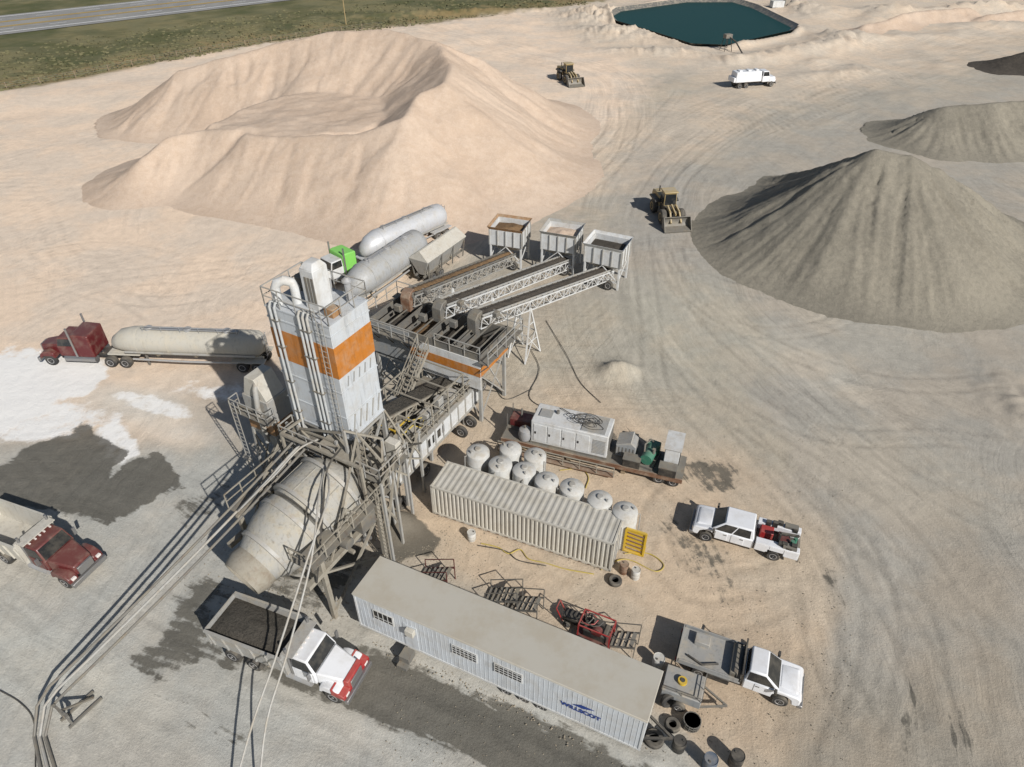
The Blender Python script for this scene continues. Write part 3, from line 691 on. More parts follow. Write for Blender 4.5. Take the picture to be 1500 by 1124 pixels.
# ------------------------------------------------------------ semi tractor + tank trailers
def tractor(label, loc, rz, paint_, sleeper=True, hoodm=None, sleepm=None):
    g = thing('semi_tractor', label, 'semi truck', loc, rz); hoodm = hoodm or paint_; sleepm = sleepm or paint_
    m = MB(); [m.box(-4.0,3.8,s*.42-.06,s*.42+.06,.75,1.02) for s in (-1,1)]; m.box(-3.9,-1.3,-.6,.6,1.0,1.06); m.build('chassis', M['black'], g)
    m = MB(); m.box(.6,2.1,-1.02,1.02,1.0,2.0); m.build('cab', paint_, g, .06)
    greenhouse(g, (.6,2.1,1.02,1.98), (.62,1.85,.92,2.8), paint_)
    if sleeper: m = MB(); m.prism([(-1.0,1.0),(.6,1.0),(.6,3.15),(.2,3.2),(-1.0,3.1)], -1.12, 1.12); m.build('sleeper', sleepm, g, .1)
    m = MB(); m.add([(2.1,-.85,1.0),(2.1,.85,1.0),(2.1,.85,2.05),(2.1,-.85,2.05),(3.95,-.55,1.0),(3.95,.55,1.0),(3.9,.52,1.8),(3.9,-.52,1.8)],
                    [(0,1,2,3),(4,5,6,7),(0,1,5,4),(1,2,6,5),(2,3,7,6),(3,0,4,7)]); m.build('hood', hoodm, g, .1)
    for s in (-1, 1):
        m = MB(); m.prism([(2.5,.85),(2.6,1.3),(2.95,1.48),(3.5,1.45),(3.85,1.15),(3.95,.8),(3.75,.8),(3.65,1.0),(2.8,1.0),(2.7,.85)], min(s*.6,s*1.2), max(s*.6,s*1.2)); m.build('fender', hoodm, g, .06)
        MB().box(3.85,4.0,s*.8-.12,s*.8+.12,1.1,1.35).build('headlight', M['lamp'], g, .02)
        MB().tube((.5,s*1.18,1.1),(.5,s*1.18,3.9),.09).build('exhaust_stack', M['grill'], g)
        MB().tube((-.9,s*.85,.75),(1.8,s*.85,.75),.32,n=16).build('fuel_tank', M['grill'], g)
    MB().box(3.88,4.02,-.45,.45,.95,1.75).build('grille', M['grill'], g, .03)
    MB().box(3.95,4.2,-1.2,1.2,.5,.85).build('bumper', M['grill'], g, .04)
    for y in (-.98,.98): wheel(g, 3.15, y, .52, .32)
    for x in (-2.1,-3.4):
        for y in (-.86,.86): wheel(g, x, y, .52, .58)
    return g
def tank_trailer(label, loc, rz, L=11.5, r=1.2, mt='silver', zc0=2.35):
    """hopper-bottomed pneumatic trailer; x from rear (-L/2) to coupling (L/2)"""
    g = thing('tank_trailer', label, 'tank trailer', loc, rz)
    h = L/2; n = 28; vs = []
    rings = [(-h,.3,zc0+.1),(-h+.15,.75,zc0+.08),(-h+.6,r*.95,zc0+.03),(-h+1.2,r,zc0),(-h*.3,r,zc0),(h*.3,r,zc0),(h-2.2,r,zc0),(h-1.1,r*.82,zc0-.05),(h-.3,r*.5,zc0-.3),(h,.2,zc0-.45)]
    for x, rr, zc in rings: vs += [(x, rr*math.cos(2*math.pi*k/n), zc+rr*math.sin(2*math.pi*k/n)) for k in range(n)]
    fs = [(i*n+k, i*n+(k+1)%n, (i+1)*n+(k+1)%n, (i+1)*n+k) for i in range(len(rings)-1) for k in range(n)]+[tuple(range(n)), tuple(range((len(rings)-1)*n, len(rings)*n))]
    MB().add(vs, fs).build('tank', M[mt], g, ang=50)
    hx = (-h*.55, -h*.05, h*.45)
    for x in hx:
        MB().lathe([(.18,.7),(.22,.9),(.6,1.25),(r*.95,zc0-.35)], 22, Matrix.Translation((x,0,0))).build('discharge_hopper', M[mt], g)
        MB().lathe([(.34,zc0+r-.08),(.34,zc0+r+.12),(.28,zc0+r+.17)], 16, Matrix.Translation((x,0,0))).build('manhole', M['galv'], g)
    for x in (-h*.3, h*.2, h*.6): MB().lathe([(r-.05,-.05),(r+.03,-.05),(r+.03,.05),(r-.05,.05)], 28, Matrix.Translation((x,0,zc0)) @ Matrix.Rotation(R(90),4,'Y')).build('tank_ring', M[mt], g)
    for s in (-1,1): MB().box(-h+.2,h-.2,s*.5-.07,s*.5+.07,1.15,1.35).build('frame_rail', M[mt], g)
    MB().box(h-2.6,h+.2,-.9,.9,1.2,1.32).build('coupling_deck', M[mt], g)
    for s in (-1,1):
        m = MB(); m.bar((-h+.6,s*(r-.02),1.75),(h-1.6,s*(r-.02),1.75),.08,.16); [m.bar((-h+.8+k*1.3,s*.55,1.3),(-h+.8+k*1.3,s*(r-.02),1.75),.06) for k in range(int((L-2.4)/1.3)+1)]; m.build('side_rack', M['lsteel'], g)
    m = MB(); m.box(-h*.7,h*.5,-.25,.25,zc0+r+.03,zc0+r+.07); m.rail([(-h*.7,.4,zc0+r-.1),(h*.5,.4,zc0+r-.1)],.55,1.6,.02); m.build('catwalk', M['galv'], g)
    m = MB(); m.pipe([(-h+1,1.0,.95),(0,1.05,.9),(h-2,1.0,.95)],.09); m.build('discharge_pipe', M['galv'], g)
    m = MB(); [m.bar((-h-.05,s,1.2),(-h-.05,s,3.3),.05) for s in (-.25,.25)]; [m.bar((-h-.05,-.25,1.3+k*.3),(-h-.05,.25,1.3+k*.3),.035) for k in range(7)]; m.build('rear_ladder', M['galv'], g)
    for s in (-1,1): MB().bar((h-3,s*.6,.1),(h-3,s*.6,1.3),.14).build('landing_leg', M['steel'], g)
    for s in (-1,1): MB().box(-h-.05,-h+2.8,s*.95-.32,s*.95+.32,1.1,1.16).build('mudguard', M[mt], g)
    for x in (-h+.7,-h+2.0):
        for y in (-.88,.88): wheel(g, x, y, .52, .58)
    return g
f = P(74,524); a0 = R(176.5)
dv = Vector((math.cos(a0), math.sin(a0), 0))
tc = f-dv*4.1; tractor('maroon sleeper cab semi tractor with chrome stacks left of the silo', tc, a0, M['maroon'])
tank_trailer('dust caked pneumatic hopper trailer hitched behind the maroon tractor', tc-dv*8.9, a0, 13.4, 1.15, 'paletank', 2.3)
a = P(545,389); b_ = P(640,345); a1_ = hd(a, b_); dv = Vector((math.cos(a1_), math.sin(a1_), 0)); ce = (a+b_)/2
tank_trailer('pale silver pneumatic tank trailer, farthest one behind the plant', ce, a1_+math.pi, 12.0, 1.3)
tractor('white semi tractor with lime green sleeper half hidden behind the silo top', ce-dv*8.4, a1_+math.pi, M['white'], True, None, M['lime'])
a = P(524,450); b_ = P(612,388); an = hd(a, b_); ce = (a+b_)/2
tank_trailer('grey pneumatic tank trailer between the silver tanker and the batch plant', ce, an+math.pi, 11.5, 1.5, 'greytank', 2.5)
a = P(645,395); g = thing('hopper_trailer', 'white steep sided hopper trailer beside the conveyors', 'trailer', a, R(60))
m = MB(); m.frus((-3.2,3.0,-.4,.4,.9),(-3.6,3.4,-1.2,1.2,2.7)); m.build('hopper', M['lsteel'], g, .04)
MB().frus((-3.6,3.4,-1.2,1.2,2.7),(-3.4,3.2,-.1,.1,3.6)).build('tarp_cover', M['cont'], g)
m = MB(); [m.bar((x,s*.9,.5),(x*1.05,s*1.1,2.6),.1) for x in (-3.2,-1,1,3) for s in (-1,1)]; m.box(-3.6,3.6,-.6,-.45,.8,1); m.box(-3.6,3.6,.45,.6,.8,1); m.build('frame', M['steel'], g)
for x in (-2.6,-1.3):
    for y in (-.85,.85): wheel(g, x, y, .5, .5)
# ------------------------------------------------------------ loaders and water truck
def loader(label, loc, rz):
    g = thing('wheel_loader', label, 'wheel loader', loc, rz)
    for x in (-1.65,1.65):
        for y in (-1.12,1.12): wheel(g, x, y, .85, .62, rim='loader')
    m = MB(); m.prism([(-3.7,1.1),(-3.8,1.6),(-3.6,2.2),(-2.4,2.35),(-.9,2.35),(-.9,1.0),(-3.3,.9)],-.85,.85); m.build('engine_hood', M['loader'], g, .1)
    m = MB(); m.box(-.9,.9,-.7,.7,.8,1.7); m.box(.9,2.2,-.55,.55,.75,1.6); m.build('frame', M['black'], g, .05)
    greenhouse(g, (-.9,.65,.78,1.7), (-.8,.5,.72,3.2), M['loader'], roofname='cab')
    MB().box(-.95,.7,-.85,.85,3.2,3.34).build('cab_roof', M['loader'], g, .05)
    for s in (-1,1):
        m = MB(); m.prism([(-2.9,1.75),(-2.6,1.98),(-.7,1.98),(-.5,1.8),(-.5,1.72),(-2.9,1.68)], min(s*.8,s*1.45), max(s*.8,s*1.45)); m.build('fender', M['black'], g)
        m = MB(); m.bar((1.2,s*.5,1.9),(2.4,s*.55,1.6),.16,.35); m.bar((2.4,s*.55,1.6),(3.3,s*.6,.7),.16,.3); m.build('lift_arm', M['loader'], g)
        MB().tube((1.0,s*.35,1.2),(2.4,s*.45,1.5),.08).build('hydraulic_cylinder', M['grill'], g)
        m = MB(); m.box(-3.82,-3.78,s*.5-.2,s*.5+.2,1.7,1.9); m.build('rear_lamp', M['lamp'], g)
    MB().bar((1.1,0,2.0),(2.9,0,1.5),.14,.25).build('tilt_linkage', M['loader'], g)
    m = MB(); m.prism([(3.1,.25),(4.4,.06),(4.42,.12),(3.3,.34),(3.08,.6),(3.05,1.0),(3.2,1.35),(3.5,1.5),(3.48,1.56),(3.12,1.42),(2.95,1.02),(2.98,.5)],-1.6,1.6)
    for s in (-1,1): m.prism([(3.1,.25),(4.4,.06),(3.5,1.5),(3.2,1.35),(3.0,.9)], s*1.6-.03, s*1.6+.03)
    m.build('bucket', M['steel'], g)
    MB().tube((-2.4,-.4,2.3),(-2.4,-.4,3.0),.08).build('exhaust_stack', M['black'], g)
    return g
loader('tan wheel loader facing the camera with its bucket down by the gravel cone', P(976,318), R(-82))
loader('tan wheel loader working far off beside the big sand pile', P(832,120), R(-70))
g = thing('water_truck', 'white water truck with box tank on the far haul road', 'water truck', P(1101,127), R(14))
m = MB(); m.box(-4.2,3.9,-.5,.5,.7,1.0); m.build('chassis', M['black'], g)
m = MB(); m.frus((-4.2,1.1,-1.15,1.15,1.1),(-4.1,1.0,-1.0,1.0,2.9)); m.build('water_tank', M['car'], g, .15)
for x in (-3.4,-1.6,0): MB().box(x,x+.6,-.5,.5,2.9,3.1).build('tank_hatch', M['car'], g, .03)
m = MB(); m.box(-4.6,-4.2,-1.1,1.1,1.2,2.0); m.build('spray_cabinet', M['car'], g, .05)
m = MB(); m.box(1.3,2.8,-1.05,1.05,.95,1.95); m.build('cab', M['car'], g, .08)
greenhouse(g, (1.3,2.8,1.05,1.93), (1.35,2.5,.95,2.8), M['car'])
m = MB(); m.frus((2.8,4.2,-1.0,1.0,.8),(2.8,4.05,-.9,.9,1.75)); m.build('hood', M['car'], g, .15)
MB().box(4.15,4.3,-1.1,1.1,.55,.85).build('bumper', M['grill'], g, .03)
for s in (-1,1): MB().box(4.1,4.24,s*.75-.12,s*.75+.12,1.1,1.3).build('headlight', M['lamp'], g)
for x in (3.3,-1.9,-3.2):
    for y in (-.95,.95): wheel(g, x, y, .5, .45)
# ------------------------------------------------------------ FEED BINS + CONVEYORS
heads = [P(598,430,7.6), P(645,446,7.6), P(697,461,7.6)]
tails = [P(742,378,1.5), P(821,386,1.5), P(884,400,1.5)]
bins = [P(747,329,4.3), P(824,336,4.3), P(891,355,4.3)]
for i in range(3):
    g = thing('feed_bin', ['white steel feed bin holding pink sand, leftmost of three', 'white steel feed bin with sand and rusty rim, middle of three', 'white steel feed bin holding dark gravel, rightmost of three'][i], 'hopper', (bins[i].x, bins[i].y, 0), R([-18,-20,-25][i]), 'feed bins behind the conveyors')
    wx_, wy_ = [1.75,1.8,1.9][i], 1.5
    m = MB()
    for (x0,x1,y0,y1) in ((-wx_,wx_,-wy_,-wy_+.08),(-wx_,wx_,wy_-.08,wy_),(-wx_,-wx_+.08,-wy_+.08,wy_-.08),(wx_-.08,wx_,-wy_+.08,wy_-.08)): m.box(x0,x1,y0,y1,2.5,4.3)
    m.build('hopper_wall', M['white'], g)
    m = MB(); e_ = .2
    for s in (-1,1):
        m.add([(-wx_,s*wy_,4.2),(wx_,s*wy_,4.2),(wx_+e_,s*(wy_+e_),4.55),(-wx_-e_,s*(wy_+e_),4.55),(-wx_,s*(wy_-.05),4.2),(wx_,s*(wy_-.05),4.2),(wx_+e_,s*(wy_+e_-.05),4.55),(-wx_-e_,s*(wy_+e_-.05),4.55)],[(0,1,2,3),(4,5,6,7),(2,3,7,6)])
        m.add([(s*wx_,-wy_,4.2),(s*wx_,wy_,4.2),(s*(wx_+e_),wy_+e_,4.55),(s*(wx_+e_),-wy_-e_,4.55),(s*(wx_-.05),-wy_,4.2),(s*(wx_-.05),wy_,4.2),(s*(wx_+e_-.05),wy_+e_,4.55),(s*(wx_+e_-.05),-wy_-e_,4.55)],[(0,1,2,3),(4,5,6,7),(2,3,7,6)])
    m.build('flared_rim', [M['faded'],M['lsteel'],M['white']][i], g)
    MB().frus((-.6,.6,-.5,.5,1.6),(-wx_+.02,wx_-.02,-wy_+.02,wy_-.02,2.5)).build('hopper_cone', M['lsteel'], g)
    k = 4
    for q in range(k+1):
        x = -wx_+q*2*wx_/k
        for s in (-1,1): MB().box(x-.05,x+.05,min(s*wy_,s*(wy_+.1)),max(s*wy_,s*(wy_+.1)),2.5,4.2).build('stiffener', M['lsteel'], g)
    for s in (-1,1):
        for q in range(4): y = -wy_+.1+q*.93; MB().box(min(s*wx_,s*(wx_+.1)),max(s*wx_,s*(wx_+.1)),y-.05,y+.05,2.5,4.2).build('stiffener', M['lsteel'], g)
    mound(MB(), -wx_+.05, wx_-.05, -wy_+.05, wy_-.05, 3.7, .45 if i != 2 else .2, i+2).build('aggregate', [M['brownsand'],M['sand'],M['darkgravel']][i], g)
    for sx in (-1,1):
        for sy in (-1,1): MB().bar((sx*(wx_-.1),sy*1.4,0),(sx*(wx_-.1),sy*1.4,2.5),.18).build('leg', M['white'], g)
    m = MB(); lx_ = wx_-.1
    for sy in (-1,1): m.bar((-lx_,sy*1.4,.8),(lx_,sy*1.4,.8),.14); m.bar((-lx_,sy*1.4,.8),(0,sy*1.4,2.4),.08); m.bar((lx_,sy*1.4,.8),(0,sy*1.4,2.4),.08)
    for sx in (-1,1): m.bar((sx*lx_,-1.4,1.0),(sx*lx_,1.4,2.3),.08)
    m.build('brace', M['white'], g)
    for s in (-1,1): wheel(g, s*.9, -1.65, .5, .4)
    H_ = heads[i]; T_ = tails[i]+(tails[i]-heads[i]).normalized()*1.2; o = Vector((T_.x, T_.y, 0)); an = hd(T_, H_)
    g = thing('feed_conveyor', ['inclined lattice conveyor carrying sand, leftmost of three', 'inclined lattice conveyor in the middle of three', 'inclined white lattice conveyor with dark belt, rightmost of three'][i], 'conveyor', o, an, 'conveyors from the feed bins to the batch plant')
    L = math.hypot(H_.x-T_.x, H_.y-T_.y); za, zb = 1.5, H_.z
    m = MB(); m.truss((0,0,za-.12),(L,0,zb-.12),(0,1,0),1.2,.85,20,.055); m.build('lattice_frame', M['lsteel'] if i == 0 else M['white'], g)
    m = MB(); m.add([(0,-.45,za+.12),(0,0,za),(0,.45,za+.12),(L,-.45,zb+.12),(L,0,zb),(L,.45,zb+.12),(0,-.45,za+.06),(0,.45,za+.06),(L,-.45,zb+.06),(L,.45,zb+.06)],[(0,1,4,3),(1,2,5,4),(0,3,8,6),(2,5,9,7),(6,8,9,7)]); m.build('belt', M['belt'], g)
    m = MB(); n_ = 60; vs = []
    for q in range(n_+1):
        f = q/n_; x = f*L; z = za+(zb-za)*f; w_ = .3+.1*math.sin(q*1.7)*random.random(); hh = .13+.08*random.random()
        vs += [(x,-w_,z+.1),(x,-w_*.3,z+hh+.06),(x,w_*.3,z+hh+.05),(x,w_,z+.1)]
    m.add(vs, [(q*4+j, q*4+j+1, q*4+j+5, q*4+j+4) for q in range(n_) for j in range(3)]); m.build('aggregate', [M['brownsand'], M['darkgravel'], M['darkgravel']][i], g)
    for s in (-1,1): MB().bar((0,s*.63,za+.12),(L,s*.63,zb+.12),.06,.16).build('skirt_board', M['steel'] if i == 0 else M['lsteel'], g)
    m = MB(); [m.bar((L*q/24,-.7,za+(zb-za)*q/24+.05),(L*q/24,.7,za+(zb-za)*q/24+.05),.07) for q in range(25)]; m.build('idler_roller', M['black'], g)
    MB().tube((L,-.5,zb-.05),(L,.5,zb-.05),.24,n=16).build('head_pulley', M['steel'], g)
    m = MB(); m.prism([(L-.3,zb+.35),(L+.25,zb+.3),(L+.6,zb-.1),(L+.62,zb-1.3),(L+.1,zb-1.3),(L+.05,zb-.4),(L-.3,zb-.2)],-.42,.42); m.build('discharge_chute', [M['brown'],M['steel'],M['steel']][i], g, .05)
    m = MB(); f = .70; x = L*f; z = za+(zb-za)*f-.8
    for s in (-1,1):
        m.bar((x-1.2,s*.9,0),(x,s*.6,z),.12); m.bar((x+1.2,s*.9,0),(x,s*.6,z),.12)
        for q in (.35,.7): m.bar((x-1.2*(1-q),s*(.9-.3*q),z*q),(x+1.2*(1-q),s*(.9-.3*q),z*q),.07)
        m.bar((x-1.2,s*.9,0),(x+.6,s*.75,z*.5),.06); m.bar((x+1.2,s*.9,0),(x-.6,s*.75,z*.5),.06)
    m.bar((x-.6,-.8,z*.5),(x-.6,.8,z*.5),.07); m.bar((x+.6,-.8,z*.5),(x+.6,.8,z*.5),.07); m.bar((x-1.2,-.9,0),(x-.6,.8,z*.5),.06)
    m.build('support_leg', M['white'], g)
    MB().box(L-1.7,L-1.2,.68,1.05,zb-.6,zb-.2).build('motor', M['steel'], g, .04)
# ------------------------------------------------------------ PLANT frame
O = Vector((-10.4, 31.4, 0)); PA = R(-29)
g = thing('silo_tower', 'tall white square cement silo with orange band on steel legs', 'silo', O, PA)
bx0, bx1, by0, by1, zb0 = -2.25, 2.15, -1.55, 1.5, 8.2
MB().box(bx0,bx1,by0,by1,zb0,16).build('silo_body', M['silo'], g, .03)
MB().box(bx0-.015,bx1+.015,by0-.015,by1+.015,12.6,14.6).build('orange_band', M['orange'], g)
for z in (9.8,11.6,15.3,zb0+.05,15.95): MB().box(bx0-.035,bx1+.035,by0-.035,by1+.035,z-.045,z+.045).build('panel_seam', M['silo'], g)
for k in range(5): MB().bar((bx1+.03,-1.2+k*.55,8.6),(bx1+.03,-.9+k*.55,9.7),.07).build('stiffener', M['lsteel'], g)
for k in range(5): MB().bar((bx1+.005,-1.0+k*.48,11.8),(bx1+.005,-.85+k*.48,12.4),.04,.09).build('worn_lettering', M['grey'], g)
MB().frus((-.5,.5,-.5,.5,5.0),(-2.15,2.05,-1.45,1.4,zb0)).build('hopper_cone', M['lsteel'], g)
for sx in (-1,1):
    for sy in (-1,1): MB().bar((sx*2.1,sy*1.45,0),(sx*2.1,sy*1.45,zb0),.26).build('leg', M['lsteel'], g)
m = MB()
for z0, z1 in ((.3,4),(4,8.0)):
    for s in (-1,1):
        m.bar((-2.1,s*1.45,z0),(2.1,s*1.45,z1),.12); m.bar((2.1,s*1.45,z0),(-2.1,s*1.45,z1),.12); m.bar((s*2.1,-1.45,z0),(s*2.1,1.45,z1),.12); m.bar((s*2.1,1.45,z0),(s*2.1,-1.45,z1),.12)
        m.bar((-2.1,s*1.45,z1),(2.1,s*1.45,z1),.16); m.bar((s*2.1,-1.45,z1),(s*2.1,1.45,z1),.16)
m.build('cross_brace', M['lsteel'], g)
m = MB(); m.rail([(bx0,by0,16),(bx1,by0,16),(bx1,by1,16),(bx0,by1,16),(bx0,by0,16)],1.1,1.1,.03); m.build('guard_rail', M['lsteel'], g)
m = MB(); m.box(-.1,.8,-.7,.4,16,18.3); m.frus((-.1,.8,-.7,.4,18.3),(.05,.6,-.4,.2,18.6)); m.build('dust_collector', M['white'], g, .04)
for k in range(3): MB().box(.15+k*.22,.3+k*.22,-.72,-.7,16.4,17.9).build('louvre', M['steel'], g)
m = MB(); m.pipe([(-1.7,-1.1,16),(-1.7,-1.1,16.9),(-1.6,-1.0,17.2),(-1.3,-.8,17.35),(-1.0,-.55,17.2),(-.9,-.5,16.9),(-.9,-.5,16)],.26,14); m.build('vent_duct', M['white'], g)
m = MB(); m.tube((1.5,.9,16),(1.5,.9,17.2),.18); m.lathe([(.28,17.2),(.28,17.3),(.1,17.45)],14,Matrix.Translation((1.5,.9,0))); m.build('roof_vent', M['galv'], g)
MB().tube((-1.7,.7,16),(-1.7,.7,16.8),.3).build('relief_valve', M['steel'], g); MB().box(-.4,.0,.7,1.3,16,16.8).build('roof_box', M['galv'], g, .03); MB().box(1.3,1.9,-.9,-.3,16,16.5).build('roof_box', M['faded'], g, .03)
for k, x in enumerate([-1.75,-1.4,.25,.55,.85]):
    y = by0-.16
    m = MB(); m.pipe([(x,by0+.25,16.05),(x,by0+.2,16.25),(x,by0-.03,16.35),(x,y,16.15),(x,y,12),(x,y,7.4),(x*.7+.2,y-.3,6.4)],.075,10); m.build('fill_pipe', M['pipew'], g)
for z in (9,11.2,13.6,15.3):
    MB().box(-1.85,-1.3,by0-.25,by0-.02,z,z+.06).build('pipe_clamp', M['steel'], g); MB().box(.15,.95,by0-.25,by0-.02,z,z+.06).build('pipe_clamp', M['steel'], g)
m = MB(); [m.bar((1.5+dx,by0-.2,6),(1.5+dx,by0-.2,17),.035) for dx in (0,.4)]; [m.bar((1.5,by0-.2,6+k*.35),(1.9,by0-.2,6+k*.35),.025) for k in range(31)]; m.build('ladder', M['lsteel'], g)
# side dust/weigh tower left
g = thing('dust_filter_tower', 'short grey filter hopper with faded orange stripe left of the silo', 'dust filter', (O.x+(-6.3)*math.cos(PA)-.3*math.sin(PA)*-1, O.y+(-6.3)*math.sin(PA)+.1), PA)
m = MB(); m.box(-1.1,1.1,-.9,.9,4.4,7.4); m.build('filter_body', M['lsteel'], g, .04)
m = MB(); m.prism([(-1.0,7.4),(1.0,7.4),(.3,8.9),(-.5,8.9)],-.8,.8); m.build('sloped_top', M['cont'], g, .03)
MB().box(-1.115,1.115,-.915,.915,4.6,5.5).build('orange_band', M['faded'], g)
MB().frus((-.25,.25,-.25,.25,2.6),(-1.05,1.05,-.85,.85,4.4)).build('hopper_cone', M['lsteel'], g)
for sx in (-1,1):
    for sy in (-1,1): MB().bar((sx*1.25,sy*1.05,0),(sx*1.05,sy*.85,4.5),.15).build('leg', M['lsteel'], g)
m = MB()
for s in (-1,1): m.bar((-1.2,s*1.0,.3),(1.1,s*.9,4.2),.08); m.bar((1.2,s*1.0,.3),(-1.1,s*.9,4.2),.08); m.bar((s*1.2,-1,.3),(s*1.1,.9,4.2),.08)
m.build('cross_brace', M['ladder'], g)
MB().box(-1.6,1.6,-1.6,-.92,6.2,6.26).build('walkway', M['steel'], g)
m = MB(); m.rail([(-1.6,-.9,6.26),(-1.6,-1.6,6.26),(1.6,-1.6,6.26),(1.6,-.9,6.26)],1.0,.8,.03); m.build('guard_rail', M['lsteel'], g)
m = MB(); [m.bar((-1.5+dx,-1.7,0),(-1.5+dx,-1.7,7.2),.05) for dx in (0,.45)]; [m.bar((-1.5,-1.7,.3+k*.35),(-1.05,-1.7,.3+k*.35),.035) for k in range(20)]; m.build('ladder', M['lsteel'], g)
m = MB(); m.pipe([(.2,-.5,8.7),(.4,-.9,8.3),(.4,-1.1,7.0),(.4,-1.1,4.0)],.18,10); m.build('duct', M['lsteel'], g)
# batch bin
g = thing('batch_bin', 'raised grey aggregate batch bin with walkways and orange stripe under the conveyors', 'hopper', O, PA)
m = MB()
for (x0,x1,y0,y1) in ((-7,3,11.3,11.4),(-7,3,15.2,15.3),(-7,-6.9,11.4,15.2),(2.9,3,11.4,15.2),(-4.5,-4.4,11.4,15.2),(-2,-1.9,11.4,15.2),(.5,.6,11.4,15.2)): m.box(x0,x1,y0,y1,4.8,6.5)
m.build('bin_wall', M['steel'], g)
for k in range(4): MB().frus((-6.2+k*2.5,-5.2+k*2.5,12.8,13.8,3.4),(-6.98+k*2.5,-4.52+k*2.5,11.32,15.28,4.8)).build('bin_cone', M['grey'], g)
for k, mm in enumerate([M['darkgravel'], M['brownsand'], M['darkgravel'], M['darkgravel']]): mound(MB(), -6.9+k*2.5, -4.5+k*2.5, 11.42, 15.18, 5.1, .5, k).build('aggregate', mm, g)
for q in range(12): MB().bar((-6.9+q*.86,11.4,6.5),(-6.9+q*.86,15.2,6.5),.08).build('grating_bar', M['steel'], g)
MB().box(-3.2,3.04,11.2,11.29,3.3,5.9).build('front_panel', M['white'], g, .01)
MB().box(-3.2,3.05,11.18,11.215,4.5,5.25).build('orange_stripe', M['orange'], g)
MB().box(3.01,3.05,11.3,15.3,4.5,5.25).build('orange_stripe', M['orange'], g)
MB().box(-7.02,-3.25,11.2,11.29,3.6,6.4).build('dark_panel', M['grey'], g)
m = MB(); m.box(-7.9,-1.9,10.5,11.18,6.0,6.07); m.build('walkway', M['steel'], g)
MB().box(-7.9,3.9,15.35,16.1,6.0,6.07).build('walkway', M['steel'], g); MB().box(3.08,3.9,10.9,15.33,6.0,6.07).build('walkway', M['steel'], g)
m = MB()
for k in range(4): m.bar((3.9,11+k*1.4,5.95),(3.0,11+k*1.4,5.0),.07)
for k in range(5): m.bar((-7.6+k*1.4,10.5,5.95),(-7.6+k*1.4,11.2,5.0),.07)
m.build('walkway_bracket', M['steel'], g)
m = MB(); m.rail([(-1.9,10.52,6.07),(-7.9,10.52,6.07),(-7.9,16.1,6.07),(3.9,16.1,6.07),(3.9,10.9,6.07)],1.1,1.3,.035); m.rail([(-.9,11.25,6.0),(3.0,11.25,6.0)],1.1,1.3,.035); m.build('guard_rail', M['lsteel'], g)
for x in (-6.8,-3.3,.0,2.8):
    for y in (11.5,15.1): MB().bar((x,y,0),(x,y,4.8),.24).build('leg', M['lsteel'], g)
m = MB()
for y in (11.5,15.1):
    for a_, b_ in ((-6.8,-3.3),(-3.3,0),(0,2.8)): m.bar((a_,y,.4),(b_,y,4.4),.09); m.bar((b_,y,.4),(a_,y,4.4),.09)
    m.bar((-6.8,y,3.2),(2.8,y,3.2),.2)
for x in (-6.8,2.8): m.bar((x,11.5,.4),(x,15.1,4.4),.09); m.bar((x,15.1,.4),(x,11.5,4.4),.09)
m.build('cross_brace', M['lsteel'], g)
for k, (x, y) in enumerate([(-5.6,13.2),(-3.1,13.0),(-.6,13.4)]): MB().box(x-.3,x+.3,y-.2,y+.2,6.55,7.1).build('gearbox', M['steel'], g, .04)
g = thing('steel_stair', 'long caked steel stair climbing to the batch bin walkway', 'stairs', O, PA)
for x in (-1.9,-1.0): MB().bar((x,7.2,3.0),(x,10.6,6.05),.06,.25).build('stringer', M['ladder'], g)
for k in range(13): MB().box(-1.9,-1.0,7.25+k*.26-.1,7.25+k*.26+.12,3.12+k*.235,3.16+k*.235).build('tread', M['ladder'], g)
for x in (-1.9,-1.0):
    m = MB(); m.bar((x,7.2,4.0),(x,10.6,7.1),.05); m.bar((x,7.2,3.5),(x,10.6,6.6),.04); [m.bar((x,7.2+q*1.13,3.0+q*1.01),(x,7.2+q*1.13,4.0+q*1.01),.05) for q in range(4)]; m.build('handrail', M['ladder'], g)
# belt chassis
g = thing('plant_chassis', 'white framed plant trailer with belt and catwalks between batch bin and silo', 'conveyor trailer', O, PA)
MB().box(2.0,2.12,1.2,12.6,1.3,2.9).build('side_plate', M['white'], g); MB().box(-2.1,-2.0,1.2,12.6,1.9,2.6).build('side_plate', M['white'], g)
for k in range(12): MB().box(2.12,2.2,1.3+k*1.0,1.38+k*1.0,1.35,2.85).build('side_rib', M['lsteel'], g)
for z in (2.88,1.25): MB().box(1.95,2.24,1.2,12.6,z,z+.1).build('side_flange', M['lsteel'], g)
for k, w_ in enumerate((.5,.3,.55,.35)): MB().box(2.12,2.135,5.4+k*.62,5.4+k*.62+w_*.7,1.75,2.45).build('worn_lettering', M['black'], g)
for x0, x1 in ((1.0,1.98),(-2,-.9)): MB().box(x0,x1,2,11,2.9,2.96).build('catwalk', M['steel'], g)
MB().box(-2.0,2.0,1.2,12.6,1.5,1.7).build('deck', M['steel'], g)
m = MB(); m.truss((.05,12.9,2.6),(.05,-2.2,7.2),(1,0,0),1.3,.7,14,.07); m.build('belt_frame', M['ladder'], g)
m = MB(); m.add([(-.55,12.9,2.75),(.65,12.9,2.75),(.65,-2.2,7.35),(-.55,-2.2,7.35),(-.55,12.9,2.65),(.65,12.9,2.65),(.65,-2.2,7.25),(-.55,-2.2,7.25)],[(0,1,2,3),(4,5,6,7),(0,1,5,4),(1,2,6,5),(2,3,7,6),(3,0,4,7)]); m.build('belt', M['concrete'], g)
